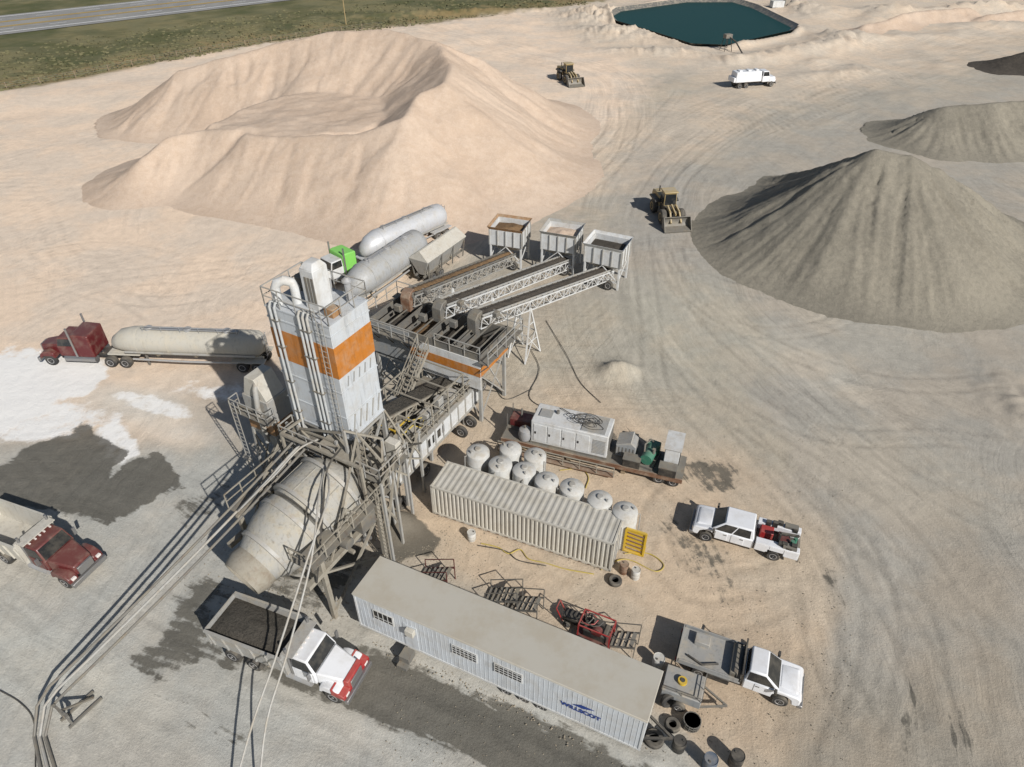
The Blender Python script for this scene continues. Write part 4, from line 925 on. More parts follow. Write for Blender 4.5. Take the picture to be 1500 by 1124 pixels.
for x in (2.1,-2.05): m = MB(); m.rail([(x,1.5,2.98),(x,12.2,2.98)],1.0,1.3,.035); m.build('guard_rail', M['ladder'], g)
for y in (2.0,6.0,10.5):
    for x in (-1.9,1.9): MB().bar((x,y,0),(x,y,1.5),.2).build('leg', M['lsteel'], g)
for (x0,x1,y0,y1,z1) in ((-1.9,-1.2,4.2,5.6,3.7),(1.0,1.7,6.2,7.0,4.0),(-1.8,-1.1,3.0,3.8,4.2),(1.1,1.8,9.0,9.9,3.8),(-1.8,-1.2,6.1,6.8,4.1),(1.2,1.7,7.7,8.3,4.3),(1.05,1.75,4.6,5.3,3.6)): MB().box(x0,x1,y0,y1,2.96,z1).build('equipment_box', M['lsteel'], g, .04)
MB().tube((1.3,3.4,2.9),(1.3,3.4,4.1),.35).build('air_tank', M['lsteel'], g)
m = MB(); m.pipe([(.9,4.2,3.4),(1.2,5.2,3.7),(1.6,5.6,3.3),(1.3,6.4,3.6),(.8,5.2,3.9)],.05); m.build('air_hose', M['hose'], g)
m = MB(); m.bar((-.6,3.6,4.3),(.9,3.6,4.3),.08); m.bar((.9,3.6,4.3),(.9,5.2,4.3),.08); m.bar((.9,3.6,3),(.9,3.6,4.3),.08); m.rail([(-1.2,7.0,2.98),(-1.2,2.2,2.98)],.9,1.2,.03); m.build('yellow_guard', M['yellow'], g)
for k in range(5):
    y = 2.4+k*2.0; m = MB(); m.bar((-2,y,2.9),(-2,y,5.0),.09); m.bar((2,y,2.9),(2,y,5.0),.09); m.bar((-2,y,5.0),(2,y,5.0),.09); m.bar((-2,y,5.0),(-2,y+2,2.9),.06); m.bar((2,y,5.0),(2,y+2,2.9),.06); m.build('portal_frame', M['ladder'], g)
for x in (-2,2): MB().bar((x,2.4,5.0),(x,10.4,5.0),.08).build('top_rail', M['ladder'], g)
for y in (9.2,10.5): wheel(g, 2.45, y, .52, .3)
for q in (0,1):
    w_ = wheel(g, 0, 0, .5, .34); w_.location = [(2.5,12.2,2.4),(2.45,4.4,.2)][q]; w_.rotation_euler = (0,0,R(90))
def text(s_, size, loc, m_, parent, name='lettering', bold=0.006, rot=(R(90),0,0)):
    cu = bpy.data.curves.new(name, 'FONT'); cu.body = s_; cu.size = size; cu.extrude = .006; cu.offset = bold; cu.align_x = 'CENTER'
    ob = bpy.data.objects.new(name, cu); C.objects.link(ob)
    dg = bpy.context.evaluated_depsgraph_get(); me_ = bpy.data.meshes.new_from_object(ob.evaluated_get(dg)); bpy.data.objects.remove(ob)
    o = bpy.data.objects.new(name, me_); C.objects.link(o); me_.materials.clear(); me_.materials.append(m_); o.parent = parent; o.location = loc; o.rotation_euler = rot; return o
# ------------------------------------------------------------ mixer
g = thing('concrete_mixer', 'large tilted concrete mixing drum above the loading lane', 'concrete mixer', O, PA)
A = Vector((1.9,-2.2,6.1)); B = Vector((1.0,-9.4,4.5)); ax = (B-A).normalized(); q = ax.to_track_quat('Z','Y').to_matrix().to_4x4()
Mx = Matrix.Translation(A) @ q
MB().lathe([(.5,-.2),(1.4,.2),(1.95,.8),(2.15,1.3),(2.2,3.2),(2.1,3.55)], 48, Mx).build('drum', M['drum'], g)
m = MB(); m.lathe([(1.7,3.58),(2.1,3.8),(2.12,4.5),(1.95,5.4),(1.65,6.2),(1.35,6.8),(1.3,7.1),(1.15,7.1),(1.05,6.7)], 48, Mx); m.build('drum_cone', M['drum'], g)
for zz, rr in ((1.2,2.32),(3.3,2.34),(4.3,2.22),(6.2,1.75)): MB().lathe([(rr-.25,-.12),(rr,-.10),(rr,.10),(rr-.25,.12)], 48, Mx @ Matrix.Translation((0,0,zz))).build('drum_ring', M['lsteel'], g)
for k in range(8):
    a = k*math.pi/4; MB().bar(Mx @ Vector((2.17*math.cos(a),2.17*math.sin(a),1.4)), Mx @ Vector((2.2*math.cos(a),2.2*math.sin(a),3.2)), .05).build('drum_rib', M['drum'], g)
m = MB(); m.lathe([(1.35,6.9),(1.4,7.4),(1.2,8.0),(1.1,8.0),(1.3,7.4),(1.25,6.9)], 28, Mx); m.build('discharge_hood', M['ladder'], g)
for x in (-1.5,4.3):
    for y in (-2.6,-7.4): MB().bar((x,y,0),(x,y,5.6),.26).build('leg', M['ladder'], g)
m = MB()
for x in (-1.5,4.3):
    m.bar((x,-1.7,4.2),(x,-8.6,4.2),.3); m.bar((x,-1.7,5.6),(x,-7.6,5.6),.18); m.bar((x,-2.6,.3),(x,-7.4,4.1),.14); m.bar((x,-7.4,.3),(x,-2.6,4.1),.14)
    m.bar((x,-5,4.2),(x,-5,6.9),.14); m.bar((x,-3.2,4.2),(x,-5,6.9),.1); m.bar((x,-6.8,4.2),(x,-5,6.9),.1)
for y in (-2.6,-5,-7.4): m.bar((-1.5,y,3.2),(4.3,y,3.2),.2)
m.bar((-1.5,-7.4,.4),(4.3,-7.4,3.2),.12); m.bar((-1.5,-3.3,8.5),(4.3,-3.3,8.5),.16); m.bar((-1.5,-3.3,4.2),(-1.5,-3.3,8.5),.14); m.bar((4.3,-3.3,4.2),(4.3,-3.3,8.5),.14)
m.bar((-1.5,-3.3,8.5),(-1.4,-1.5,8.4),.12); m.bar((4.3,-3.3,8.5),(2.6,-1.5,8.6),.12)
m.build('cradle_frame', M['ladder'], g)
MB().box(3.4,4.8,-8.4,-1.8,5.62,5.68).build('walkway', M['steel'], g); MB().box(-2.3,-1.2,-7.4,-1.8,5.62,5.68).build('walkway', M['steel'], g)
m = MB(); m.rail([(3.4,-8.4,5.68),(4.8,-8.4,5.68),(4.8,-1.8,5.68)],1.1,1.1,.035); m.build('guard_rail', M['ladder'], g)
m = MB(); m.rail([(-2.3,-1.8,5.68),(-2.3,-7.4,5.68)],1.1,1.2,.035); m.build('guard_rail', M['ladder'], g)
MB().box(3.9,4.7,-4.4,-3.2,4.3,5.4).build('drive_motor', M['steel'], g, .04); MB().tube((3.8,-5.6,4.9),(4.8,-5.6,4.9),.35).build('gearbox', M['steel'], g); MB().box(-2.1,-1.3,-5,-3.8,4.3,5.1).build('drive_motor', M['steel'], g, .04)
m = MB(); m.frus((1.0,2.8,-2.6,-1.7,7.2),(.6,3.2,-3.0,-1.4,8.1)); m.build('inlet_hopper', M['ladder'], g)
for s in (-1,1): MB().tube((1.5+s*2.2,-3.0,2.0),(1.4+s*1.9,-6.4,4.6),.13).build('tilt_cylinder', M['grill'], g)
for k, pts in enumerate([[(.6,-2.6,8.4),(.4,-3.9,8.6),(-.3,-5.4,7.5),(-1.0,-6.6,6.6),(-1.5,-7.4,5.9)],[(2.4,-2.6,8.6),(2.7,-4.2,8.4),(3.5,-5.8,7.0),(4.2,-7.0,6.2),(4.6,-8.2,4.4)]]):
    MB().pipe([Vector(tuple(p)) for p in spline(pts,5)],.06,6).build('hose', M['black'] if k else M['lsteel'], g)
g = thing('steel_support_frame', 'tangled caked steel frame and bracing between silo legs and mixer', 'steel frame', O, PA)
random.seed(5)
for x, y, h in ((2.9,-1.8,9.5),(3.6,-.6,8.2),(3.0,1.6,7.4),(4.6,-1.2,6.5),(-1.4,-2.1,8.2),(2.6,-2.4,9.8),(3.9,.9,7.0),(3.2,3.2,5.6),(1.6,-2.2,8.4),(4.9,-2.6,6.9),(-2.6,-1.9,7.8)): MB().bar((x,y,0),(x,y,h),.15).build('post', M['lsteel'], g)
m = MB()
for (a_, b_) in (((2.9,-1.8,2),(3.6,-.6,5)),((2.9,-1.8,5),(4.6,-1.2,2)),((3.6,-.6,8),(2.3,1.5,5)),((4.6,-1.2,6.3),(2.9,-1.8,9.3)),((3.0,1.6,7.2),(4.6,-1.2,6.4)),((3.6,-.6,3),(3.0,1.6,6)),((-1.4,-2.1,8),(2.6,-2.4,9.6)),((2.6,-2.4,6),(-1.4,-2.1,8)),((2.9,-1.8,9),(4.4,-6.0,5.8)),((3.6,-.6,8.1),(4.8,-2.4,5.7)),((2.6,-2.4,9.8),(3.6,-.6,8.2)),((3.3,-1.2,7),(3.3,3.0,3.4)),((3.0,1.6,7.3),(3.2,3.2,3.5)),((3.9,.9,7),(2.2,1.5,8.2)),((3.9,.9,4.5),(3.2,3.2,5.5)),((2.9,-1.8,7.4),(3.9,.9,4)),((4.6,-1.2,4.4),(3.9,.9,6.9)),((1.6,-2.2,8.2),(2.9,-1.8,6.2)),((-2.6,-1.9,7.6),(-2.2,-5,5.7)),((-2.6,-1.9,4),(-1.4,-2.1,7)),((-2.6,-1.9,7.6),(1.6,-2.2,8.3)),((4.9,-2.6,6.8),(3.9,.9,6.9)),((4.9,-2.6,3),(4.6,-1.2,6))): m.bar(a_, b_, .11)
m.build('brace', M['ladder'], g)
MB().box(2.4,4.6,-2.3,.4,6.4,6.46).build('platform', M['steel'], g); MB().box(-2.0,2.2,-3.0,-1.8,7.6,7.66).build('platform', M['steel'], g)
m = MB(); m.rail([(2.4,-2.3,6.46),(4.6,-2.3,6.46),(4.6,.4,6.46)],1.1,1,.035); m.build('guard_rail', M['lsteel'], g); m = MB(); m.rail([(-2,-1.9,7.66),(-2,-3,7.66),(2.2,-3,7.66)],1.0,1,.035); m.build('guard_rail', M['lsteel'], g)
MB().box(3.4,4.2,-.2,.3,6.46,7.6).build('control_box', M['cont'], g, .03); MB().box(2.5,3.1,-.4,.3,4.2,5.2).build('control_box', M['cont'], g, .03)
for (x, y) in ((3.0,-1.9),(4.9,-3.2)):
    m = MB(); [m.bar((x+dx,y-dx*.2,.3),(x+dx,y-dx*.2,9 if x < 4 else 6.8),.05) for dx in (0,.5)]; [m.bar((x,y,.6+k*.35),(x+.5,y-.1,.6+k*.35),.035) for k in range(24 if x < 4 else 17)]; m.build('ladder', M['ladder'], g)
for k, pts in enumerate([[(2.4,-1.7,8.4),(2.9,-2.2,7.0),(3.6,-2.9,6.2),(4.4,-3.4,4.8)],[(2.2,-1.8,8.2),(3.2,-1.4,6.8),(4.0,-2.2,4.0),(4.4,-2.6,.4)],[(-1.2,-2.2,8.0),(-.2,-2.9,8.5),(.9,-2.9,8.4),(1.8,-2.5,8.2)],[(3.6,2.9,5.0),(3.9,1.2,6.2),(4.2,-.4,6.6),(4.1,-1.6,6.7)]]):
    MB().pipe([Vector(tuple(p)) for p in spline(pts,5)],.06,6).build('cable_hose', M['black'], g)
# ------------------------------------------------------------ long pipes
def PLw(x, y, z): 
    c_, s_ = math.cos(PA), math.sin(PA); return Vector((O.x+x*c_-y*s_, O.y+x*s_+y*c_, z))
def sag(a, b, s, n=14):
    return [a.lerp(b, i/n)-Vector((0,0,s*4*(i/n)*(1-i/n))) for i in range(n+1)]
for k in range(3):
    top = PLw(-1.0+k*.42, -2.7, 7.9-.1*k); bot = P(72+k*12, 1006+k*4, 1.5)
    pts = sag(top, bot, .25)+[P(54+k*11,1035,.9), P(50+k*8,1080,.12), P(64+k*12,1150,.12)]
    o = MB().pipe(pts, .075, 8).build('cement_pipe', M['steel'] if k != 1 else M['lsteel'])
    tag(o, ['grey overhead pipe sloping from silo to lower left, uppermost of three', 'grey overhead pipe sloping from silo to lower left, middle of three', 'grey overhead pipe sloping from silo to lower left, lowest of three'][k], 'pipe', group='overhead pipes running to the lower left')
b_ = P(120,1040); g = thing('pipe_stand', 'small steel stand holding the pipe ends at lower left', 'pipe stand', b_, R(60))
for y in (-.3,.3): MB().bar((-.7,y,0),(-.7,y,1.2),.1).build('upright', M['steel'], g)
MB().bar((-.7,-.6,1.1),(-.7,.6,1.1),.12).build('crossbar', M['steel'], g)
MB().bar((-.7,0,1.1),(.7,0,.1),.1).build('brace', M['steel'], g)
for y in (-.35,.35): MB().box(-.9,.9,y-.06,y+.06,0,.1).build('base', M['steel'], g)
for k in range(2):
    a_ = PLw(.6+k*.5,-2.6,7.4); b_ = P(335+k*42,1185,.2)
    mid = [a_, P(482-k*14,720,8.6), P(450-k*4+k*10,820,7.2), P(405+k*15,960,4.2), P(370+k*20,1060,2.4), b_]
    pts = spline([tuple(p) for p in mid], 4)
    o = MB().pipe([Vector(tuple(p)) for p in pts], .055, 8).build('hanging_hose', M['lsteel'])
    tag(o, ['pale hose strung from silo over truck, left of the two', 'pale hose strung from silo over truck, right of the two'][k], 'hose', group='pale hoses strung over the truck lane')
# ------------------------------------------------------------ container
ce = Vector((.85, 29.35, 0)); an = R(-22.6)
g = thing('shipping_container', 'long beige corrugated shipping container beside the white tanks', 'shipping container', ce, an)
def corr(b, x0, x1, y, z0, z1, depth, axis_='x', per=.28):
    k = int((x1-x0)/per); pts = []
    for i in range(k):
        s0 = x0+(x1-x0)*i/k; w_ = (x1-x0)/k
        pts += [(s0,0),(s0+w_*.35,0),(s0+w_*.5,depth),(s0+w_*.85,depth)]
    pts.append((x1, 0)); vs = []
    for s0, d in pts:
        for z in (z0, z1): vs.append((s0, y+d, z) if axis_ == 'x' else (y+d, s0, z))
    b.add(vs, [(2*i, 2*i+2, 2*i+3, 2*i+1) for i in range(len(pts)-1)])
hl, hw = 6.1, 1.22
m = MB(); corr(m, -hl+.1, hl-.1, -hw+.01, .3, 2.65, .07); m.build('side_wall', M['cont'], g)
m = MB(); corr(m, -hl+.1, hl-.1, hw-.01, .3, 2.65, -.07); m.build('side_wall', M['cont'], g)
m = MB(); corr(m, -hw+.1, hw-.1, -hl+.01, .3, 2.65, .05, 'y'); m.build('end_wall', M['cont'], g)
m = MB(); k = 120; vs = []
for i in range(k+1):
    x = -hl+.08+(2*hl-.16)*i/k; z = 2.70+(.035 if (i//2) % 2 else 0); vs += [(x,-hw+.05,z),(x,hw-.05,z)]
m.add(vs, [(2*i,2*i+2,2*i+3,2*i+1) for i in range(k)]); m.build('roof', M['controof'], g, ang=15)
for s in (-1,1):
    MB().box(-hl,hl,s*(hw-.03)-.05,s*(hw-.03)+.05,2.62,2.76).build('top_rail', M['cont'], g); MB().box(-hl,hl,s*(hw-.03)-.05,s*(hw-.03)+.05,.15,.32).build('bottom_rail', M['cont'], g)
    for sx in (-1,1): MB().box(sx*(hl-.04)-.07,sx*(hl-.04)+.07,s*(hw-.05)-.07,s*(hw-.05)+.07,.15,2.78).build('corner_post', M['cont'], g)
for sx in (-1,1): MB().box(sx*(hl-.04)-.05,sx*(hl-.04)+.05,-hw,hw,2.6,2.775).build('end_header', M['cont'], g); MB().box(sx*(hl-.04)-.05,sx*(hl-.04)+.05,-hw,hw,.14,.33).build('end_sill', M['cont'], g)
for s in (-1,1):
    d = MB().box(hl-.03,hl+.03,min(s*.02,s*(hw-.12)),max(s*.02,s*(hw-.12)),.33,2.6).build('door', M['cont'], g)
    for k in range(2): MB().tube((hl+.06,s*(.3+.5*k),.35),(hl+.06,s*(.3+.5*k),2.6),.025,n=6).build('locking_bar', M['galv'], d)
for k in range(19): MB().box(-hl+.2+k*.62,-hl+.45+k*.62,-hw-.02,-hw+.05,.13,.22).build('fork_pocket', M['brown'], g)
for x in (-5.6,0,5.6): MB().box(x-.15,x+.15,-1.1,1.1,0,.15).build('timber_block', M['wood'], g)
# ------------------------------------------------------------ poly tanks
tanks = [(700,664),(733,682),(768,690),(801,706),(838,716),(879,734),(916,751),(748,657),(784,667)]
tl = ['first from left in front row','second from left in front row','third from left in front row','fourth from left in front row','fifth from left in front row','sixth from left in front row','last at right in front row','left one of the back pair','right one of the back pair']
def tank():
    g = thing('storage_tank', '', 'tank')
    m = MB(); m.lathe([(.78,.0),(.8,.05),(.8,.6),(.815,.63),(.8,.66),(.8,1.3),(.815,1.33),(.8,1.36),(.8,2.0),(.82,2.03),(.8,2.08),(.8,2.75),(.78,2.82),(.7,2.88),(.4,2.98),(.28,3.0)], 36); m.build('tank_shell', M['poly'], g, ang=25)
    m = MB(); m.lathe([(.22,2.96),(.22,3.08),(.18,3.12),(.05,3.13)], 18); m.build('lid', M['lsteel'], g)
    m = MB(); m.pipe([(.76,-.3,2.7),(.88,-.35,2.7),(.91,-.36,1.5),(.9,-.36,.2)],.04,6); m.build('pipe', M['lsteel'], g)
    MB().tube((.5,-.1,2.85),(.5,-.1,3.12),.07).build('vent', M['lsteel'], g)
    return g
proto = tank()
for i, (u, v_) in enumerate(tanks):
    o = proto if i == 0 else copy_tree(proto)
    p = P(u, v_, 2.75); o.location = (p.x, p.y+.1, 0); o.rotation_euler = (0,0,random.uniform(0,6.28)); s = [1,1,.98,1,1,1,1,.95,.95][i]; o.scale = (s,s,s)
    o['label'] = 'white round plastic tank behind the container, '+tl[i]; o['group'] = 'white tanks beside the container'
# ------------------------------------------------------------ office trailer
ce = Vector((-.62,19.55,0)); an = R(-24.9); hl, hw, z0, z1 = 8.05, 1.3, .95, 3.8
g = thing('office_trailer', 'long light grey mobile office trailer with barred windows', 'office trailer', ce, an)
m = MB(); m.box(-hl,hl,-hw,hw,z0,z1); m.build('wall', M['panel'], g, .02)
m = MB(); k = 64
for i in range(k+1):
    x = -hl+.05+(2*hl-.1)*i/k; m.box(x-.012,x+.012,-hw-.012,-hw,z0+.05,z1)
m.build('siding_rib', M['panel'], g)
m = MB(); m.frus((-hl-.06,hl+.06,-hw-.08,hw+.08,z1),(-hl-.04,hl+.04,-hw-.05,hw+.05,z1+.09)); m.build('roof', M['roof'], g, .02)
MB().box(-hl-.02,hl+.02,-hw-.03,-hw,z0-.02,z0+.1).build('trim', M['white'], g); MB().box(-hl-.02,hl+.02,-hw-.035,-hw,z1-.14,z1).build('trim', M['white'], g)
for x in (-hl,hl-.1): MB().box(x,x+.1,-hw-.03,-hw,z0+.1,z1-.14).build('trim', M['white'], g)
Mi = (Matrix.Translation(ce) @ Matrix.Rotation(an,4,'Z')).inverted()
def onside(u, v_, yl=-hw):
    o_ = Mi @ Vector((0,0,HC)); d_ = (Mi @ P(u,v_,0))-o_; t_ = (yl-o_.y)/d_.y; return o_+d_*t_
for i, (ua, va, ub, vb) in enumerate([(547,898,578,915),(662,950,700,972),(724,978,766,1000)]):
    a_ = onside(ua, va); b_ = onside(ub, vb); x0, x1 = a_.x, b_.x
    zc = 2.75; hz = .42
    w_ = MB().box(x0,x1,-hw-.04,-hw-.005,zc-hz,zc+hz).build('window', M['white'], g, .01)
    MB().box(x0+.07,x1-.07,-hw-.05,-hw-.038,zc-hz+.07,zc+hz-.07).build('pane', M['glass'], w_)
    m = MB(); n_ = 4 if i == 0 else 6
    for k in range(n_+1): x = x0+.05+(x1-x0-.1)*k/n_; m.box(x-.015,x+.015,-hw-.08,-hw-.06,zc-hz+.04,zc+hz-.04)
    for k in range(4 if i else 2): z = zc-hz+.1+k*(2*hz-.2)/3; m.box(x0+.05,x1-.05,-hw-.08,-hw-.06,z-.012,z+.012)
    m.build('window_bars', M['white'], w_)
a_ = onside(592,925); d = MB().box(a_.x,a_.x+.85,-hw-.035,-hw-.004,z0+.12,z0+2.15).build('door', M['panel'], g, .01)
MB().box(a_.x+.08,a_.x+.14,-hw-.08,-hw-.035,z0+1.0,z0+1.1).build('handle', M['black'], d)
m = MB(); m.box(a_.x+.25,a_.x+.75,-hw-.3,-hw-.03,z0+1.55,z0+2.0); m.build('air_conditioner', M['cont'], g, .02)
a_ = onside(598,955); MB().box(a_.x-.1,a_.x+.5,-hw-.7,-hw-.05,.4,.9).build('entry_step', M['steel'], g); MB().box(a_.x-.1,a_.x+.5,-hw-1.0,-hw-.7,.2,.45).build('entry_step', M['steel'], g)
lx = onside(852,1030)
text('WILLSCOT', .42, (lx.x,-hw-.03,2.05), M['blue'], g, bold=.014)
for k in range(4): MB().prism([(lx.x-.45+k*.12,2.48+k*.075),(lx.x+.1+k*.16,2.48+k*.075),(lx.x+.2+k*.16,2.53+k*.075),(lx.x-.35+k*.12,2.53+k*.075)],-hw-.032,-hw-.02).build('emblem', M['blue'], g)
for s in (-1,1): MB().box(-hl+.2,hl-.2,s*.6-.08,s*.6+.08,.65,.95).build('chassis_beam', M['black'], g)
m = MB(); m.bar((hl,-.6,.8),(hl+1.3,0,.75),.12); m.bar((hl,.6,.8),(hl+1.3,0,.75),.12); m.build('drawbar', M['black'], g)
for x in (-7,-4,-1,2,5,7.5):
    for s in (-1,1): MB().box(x-.2,x+.2,s*.7-.2,s*.7+.2,0,.65).build('block_pier', M['stone'], g)
for x in (.8,1.8,2.8):
    for s in (-1,1): wheel(g, x+.0, s*1.0, .36, .24)
# ------------------------------------------------------------ generator trailer
a_ = P(742,640); b_ = P(1000,700); ce = (a_+b_)/2; an = hd(a_, b_)
g = thing('flatbed_trailer', 'long equipment trailer with brown side rail carrying the generator', 'trailer', ce, an)
hl = (b_-a_).length/2
m = MB(); m.box(-hl,hl,-1.2,1.2,.75,.95); m.build('deck', M['steel'], g)
m = MB(); m.box(-hl,hl,-1.26,-1.2,.6,1.0); m.box(-hl,hl,-1.3,-1.26,.95,1.0); m.build('side_rail', M['brown'], g)
MB().box(-hl,hl*.3,-1.95,-1.35,.3,.36).build('side_walkway', M['brown'], g)
m = MB(); m.rail([(-hl,-1.9,.35),(hl*.3,-1.9,.35)],.9,1.2,.035); m.build('guard_rail', M['ladder'], g)
for x in (-5.0,-1.5,2.5):
    MB().box(x-.15,x+.15,-1.0,1.0,0,.75).build('support_block', M['wood'], g)
for x in (hl-1.6,hl-.6):
    for s in (-1,1): wheel(g, x, s*1.0, .42, .3)
def onto(name, label, cat, x, y, z, parts_fn, rz=0):
    p = Matrix.Translation(ce) @ Matrix.Rotation(an,4,'Z') @ Vector((x,y,z))
    gg = thing(name, label, cat, p, an+rz); parts_fn(gg); return gg
def gen(gg):
    MB().box(-2.8,2.8,-1.05,1.05,0,2.1).build('housing', M['white'], gg, .05)
    m = MB(); m.box(-2.85,2.85,-1.08,1.08,0,.16); m.build('base_frame', M['steel'], gg)
    for k in range(4): 
        d = MB().box(-2.6+k*1.05,-1.65+k*1.05,-1.085,-1.04,.3,1.85).build('access_door', M['white'], gg, .01); MB().box(-2.5+k*1.05,-2.4+k*1.05,-1.12,-1.07,1.0,1.2).build('handle', M['black'], d)
    for k in range(10): MB().box(1.75,2.65,-1.085,-1.05,.4+k*.13,.47+k*.13).build('louvre', M['grey'], gg)
    MB().box(2.79,2.83,-.8,.8,.3,1.8).build('radiator_grille', M['steel'], gg)
    MB().box(.8,2.5,-.9,.9,2.1,2.16).build('roof_vent', M['grey'], gg); MB().tube((-1.2,.3,2.1),(-1.2,.3,2.35),.12).build('exhaust', M['steel'], gg); MB().box(-2.4,-1.5,-.4,.4,2.1,2.2).build('roof_hatch', M['grey'], gg)
onto('generator', 'large white enclosed generator with coiled cables on its roof', 'generator', -1.6, .1, .95, gen)
def coil(gg):
    m = MB()
    for k in range(9):
        r_ = random.uniform(.3,.75); cx, cy = random.uniform(-.8,1.0), random.uniform(-.3,.3); ph = random.random()*6
        m.pipe([(cx+r_*1.2*math.cos(q*.42+ph)*(1+.15*math.sin(q*1.1+k)),cy+r_*.6*math.sin(q*.42+ph),.05+.03*k+.03*math.sin(q*1.3)) for q in range(15)], .024, 5)
    m.pipe([(-1,.5,.1),(-1.8,.9,.1),(-2.3,1.5,-.8),(-2.6,2.4,-2.9)],.03,5); m.build('cable', M['black'], gg)
onto('cable_coil', 'tangled black cables heaped on the generator roof', 'cables', -.9, .0, 3.1, coil)
def eng(gg):
    MB().box(-.8,.8,-.5,.5,.2,.9).build('engine', M['maroon'], gg, .08); MB().tube((.0,.0,.9),(.0,.0,1.6),.08).build('exhaust_stack', M['steel'], gg)
    MB().box(-1,1,-.7,.7,0,.15).build('skid', M['steel'], gg)
    for s in (-1,1):
        for q in (-1,1): MB().bar((s*.9,q*.65,0),(s*.9,q*.65,1.4),.06).build('corner_post', M['steel'], gg)
    MB().lathe([(.3,-.12),(.32,0),(.3,.12)],16,Matrix.Translation((.85,0,.6)) @ Matrix.Rotation(R(90),4,'Y')).build('flywheel', M['red'], gg)
onto('engine_pump', 'red and grey engine pump on the left end of the equipment trailer', 'pump', -hl+1.0, .6, .95, eng)
def tk(gg):
    MB().lathe([(.1,0),(.42,.1),(.5,.5),(.42,.95),(.1,1.08)],20).build('vessel', M['galv'], gg); m = MB(); m.tube((0,0,1.0),(0,0,1.3),.07); m.build('valve', M['steel'], gg)
onto('pressure_tank', 'round grey pressure tank left of the generator', 'tank', -hl+1.7, -.75, .95, tk)
def tr(gg):
    m = MB(); m.prism([(-.7,0),(.7,0),(.7,1.1),(.4,1.35),(-.7,1.0)],-.6,.6); m.build('cabinet', M['grey'], gg, .05)
    for k in range(5): MB().box(-.5+k*.25,-.42+k*.25,-.62,-.6,.2,.9).build('cooling_fin', M['steel'], gg)
    m = MB(); m.prism([(-.65,1.0),(.38,1.36),(.3,1.5),(-.7,1.1)],-.65,.65); m.build('lid', M['lsteel'], gg)
onto('electrical_cabinet', 'grey electrical cabinet with sloping lid right of the generator', 'cabinet', 2.4, .3, .95, tr)
def cm(gg):
    MB().tube((-.9,0,.75),(.7,0,.75),.42,n=18).build('compressor_body', M['green'], gg); MB().box(.5,1.0,-.45,.45,.1,1.1).build('end_housing', M['green'], gg, .06)
    MB().box(-1,1,-.55,.55,0,.2).build('skid', M['steel'], gg); MB().pipe([(-.5,.3,1.1),(-.2,.4,1.5),(.5,.2,1.5),(.7,0,1.1)],.06,6).build('intake_pipe', M['steel'], gg); MB().tube((-.3,-.3,1.05),(-.3,-.3,1.45),.12).build('filter', M['steel'], gg)
onto('air_compressor', 'green air compressor near the right end of the equipment trailer', 'compressor', 4.1, .0, .95, cm, R(80))
def pc(gg):
    MB().box(-.5,.5,-.9,.9,.0,1.9).build('cabinet', M['white'], gg, .03)
    for k in range(2): MB().box(-.52,-.5,-.8+k*.85,-.1+k*.85,.1,1.8).build('door', M['lsteel'], gg)
    m = MB(); m.box(-.6,.6,-1,1,1.9,1.96); m.build('lid', M['white'], gg); m = MB(); m.box(.5,.56,-.6,.6,.3,1.5); m.build('panel', M['black'], gg)
onto('control_cabinet', 'tall white control cabinet at the right end of the equipment trailer', 'cabinet', 5.6, .4, .95, pc)
def bx(gg):
    MB().box(-.6,.6,-.35,.35,0,.7).build('box', M['black'], gg, .03); MB().box(-.62,.62,-.37,.37,.7,.76).build('lid', M['steel'], gg)
onto('tool_chest', 'small black chest on the trailer deck beside the compressor', 'tool box', 3.0, -.9, .95, bx)
onto('tool_chest', 'small black chest at the far right tip of the trailer deck', 'tool box', 5.5, -.95, .95, bx)
for k, (pts, lb) in enumerate([([(690,548),(720,560),(740,585),(780,570)],'thin black cable on the ground from plant to engine pump'),([(800,470),(830,520),(850,560),(880,590)],'thin black cable dropping from conveyors toward the generator'),([(770,500),(790,540),(775,580),(800,600)],'thin dark cable beside the generator by the conveyor legs'),([(0,1012),(30,1030),(50,1060),(52,1140)],'thin black hose on the ground at the lower left edge')]):
    pw = [P(*q,.05) for q in pts]; o = MB().pipe([Vector((*p[:2],.06)) for p in spline([tuple(q) for q in pw],6)], .03, 6).build('cable', M['black']); tag(o, lb, 'cable')
# ------------------------------------------------------------ small things
def barrel(label, u, v_, m_, r=.3, h=.88, cat='barrel'):
    g = thing('barrel', label, cat, P(u,v_), random.random()*6)
    MB().lathe([(r*.96,0),(r,.03),(r,h*.33),(r*1.03,h*.35),(r,h*.37),(r,h*.64),(r*1.03,h*.66),(r,h*.68),(r,h-.02),(r*.96,h),(r*.93,h-.03),(.02,h-.03)],20).build('drum_shell', m_, g)
    MB().lathe([(.05,h-.05),(.05,h+.02),(.02,h+.02)],8,Matrix.Translation((r*.5,0,0))).build('bung', M['black'], g)
barrel('white bucket barrel in front of the container left part', 691, 790, M['poly'], .28, .7)
barrel('white barrel by the yellow rack at the container end', 930, 846, M['poly'], .27, .8)
barrel('white barrel behind the right end of the office trailer', 963, 975, M['poly'], .32, .8)
barrel('black barrel near the right end of the office trailer', 993, 1096, M['black'], .32, .8)
barrel('dark blue barrel at the bottom edge right of the office', 1038, 1122, M['bluebar'], .34, .8)
barrel('dark barrel at the bottom edge near the far right of the clutter', 1076, 1118, M['black'], .34, .9)
barrel('rusty barrel between container corner and tyre', 913, 838, M['brown'], .27, .8)
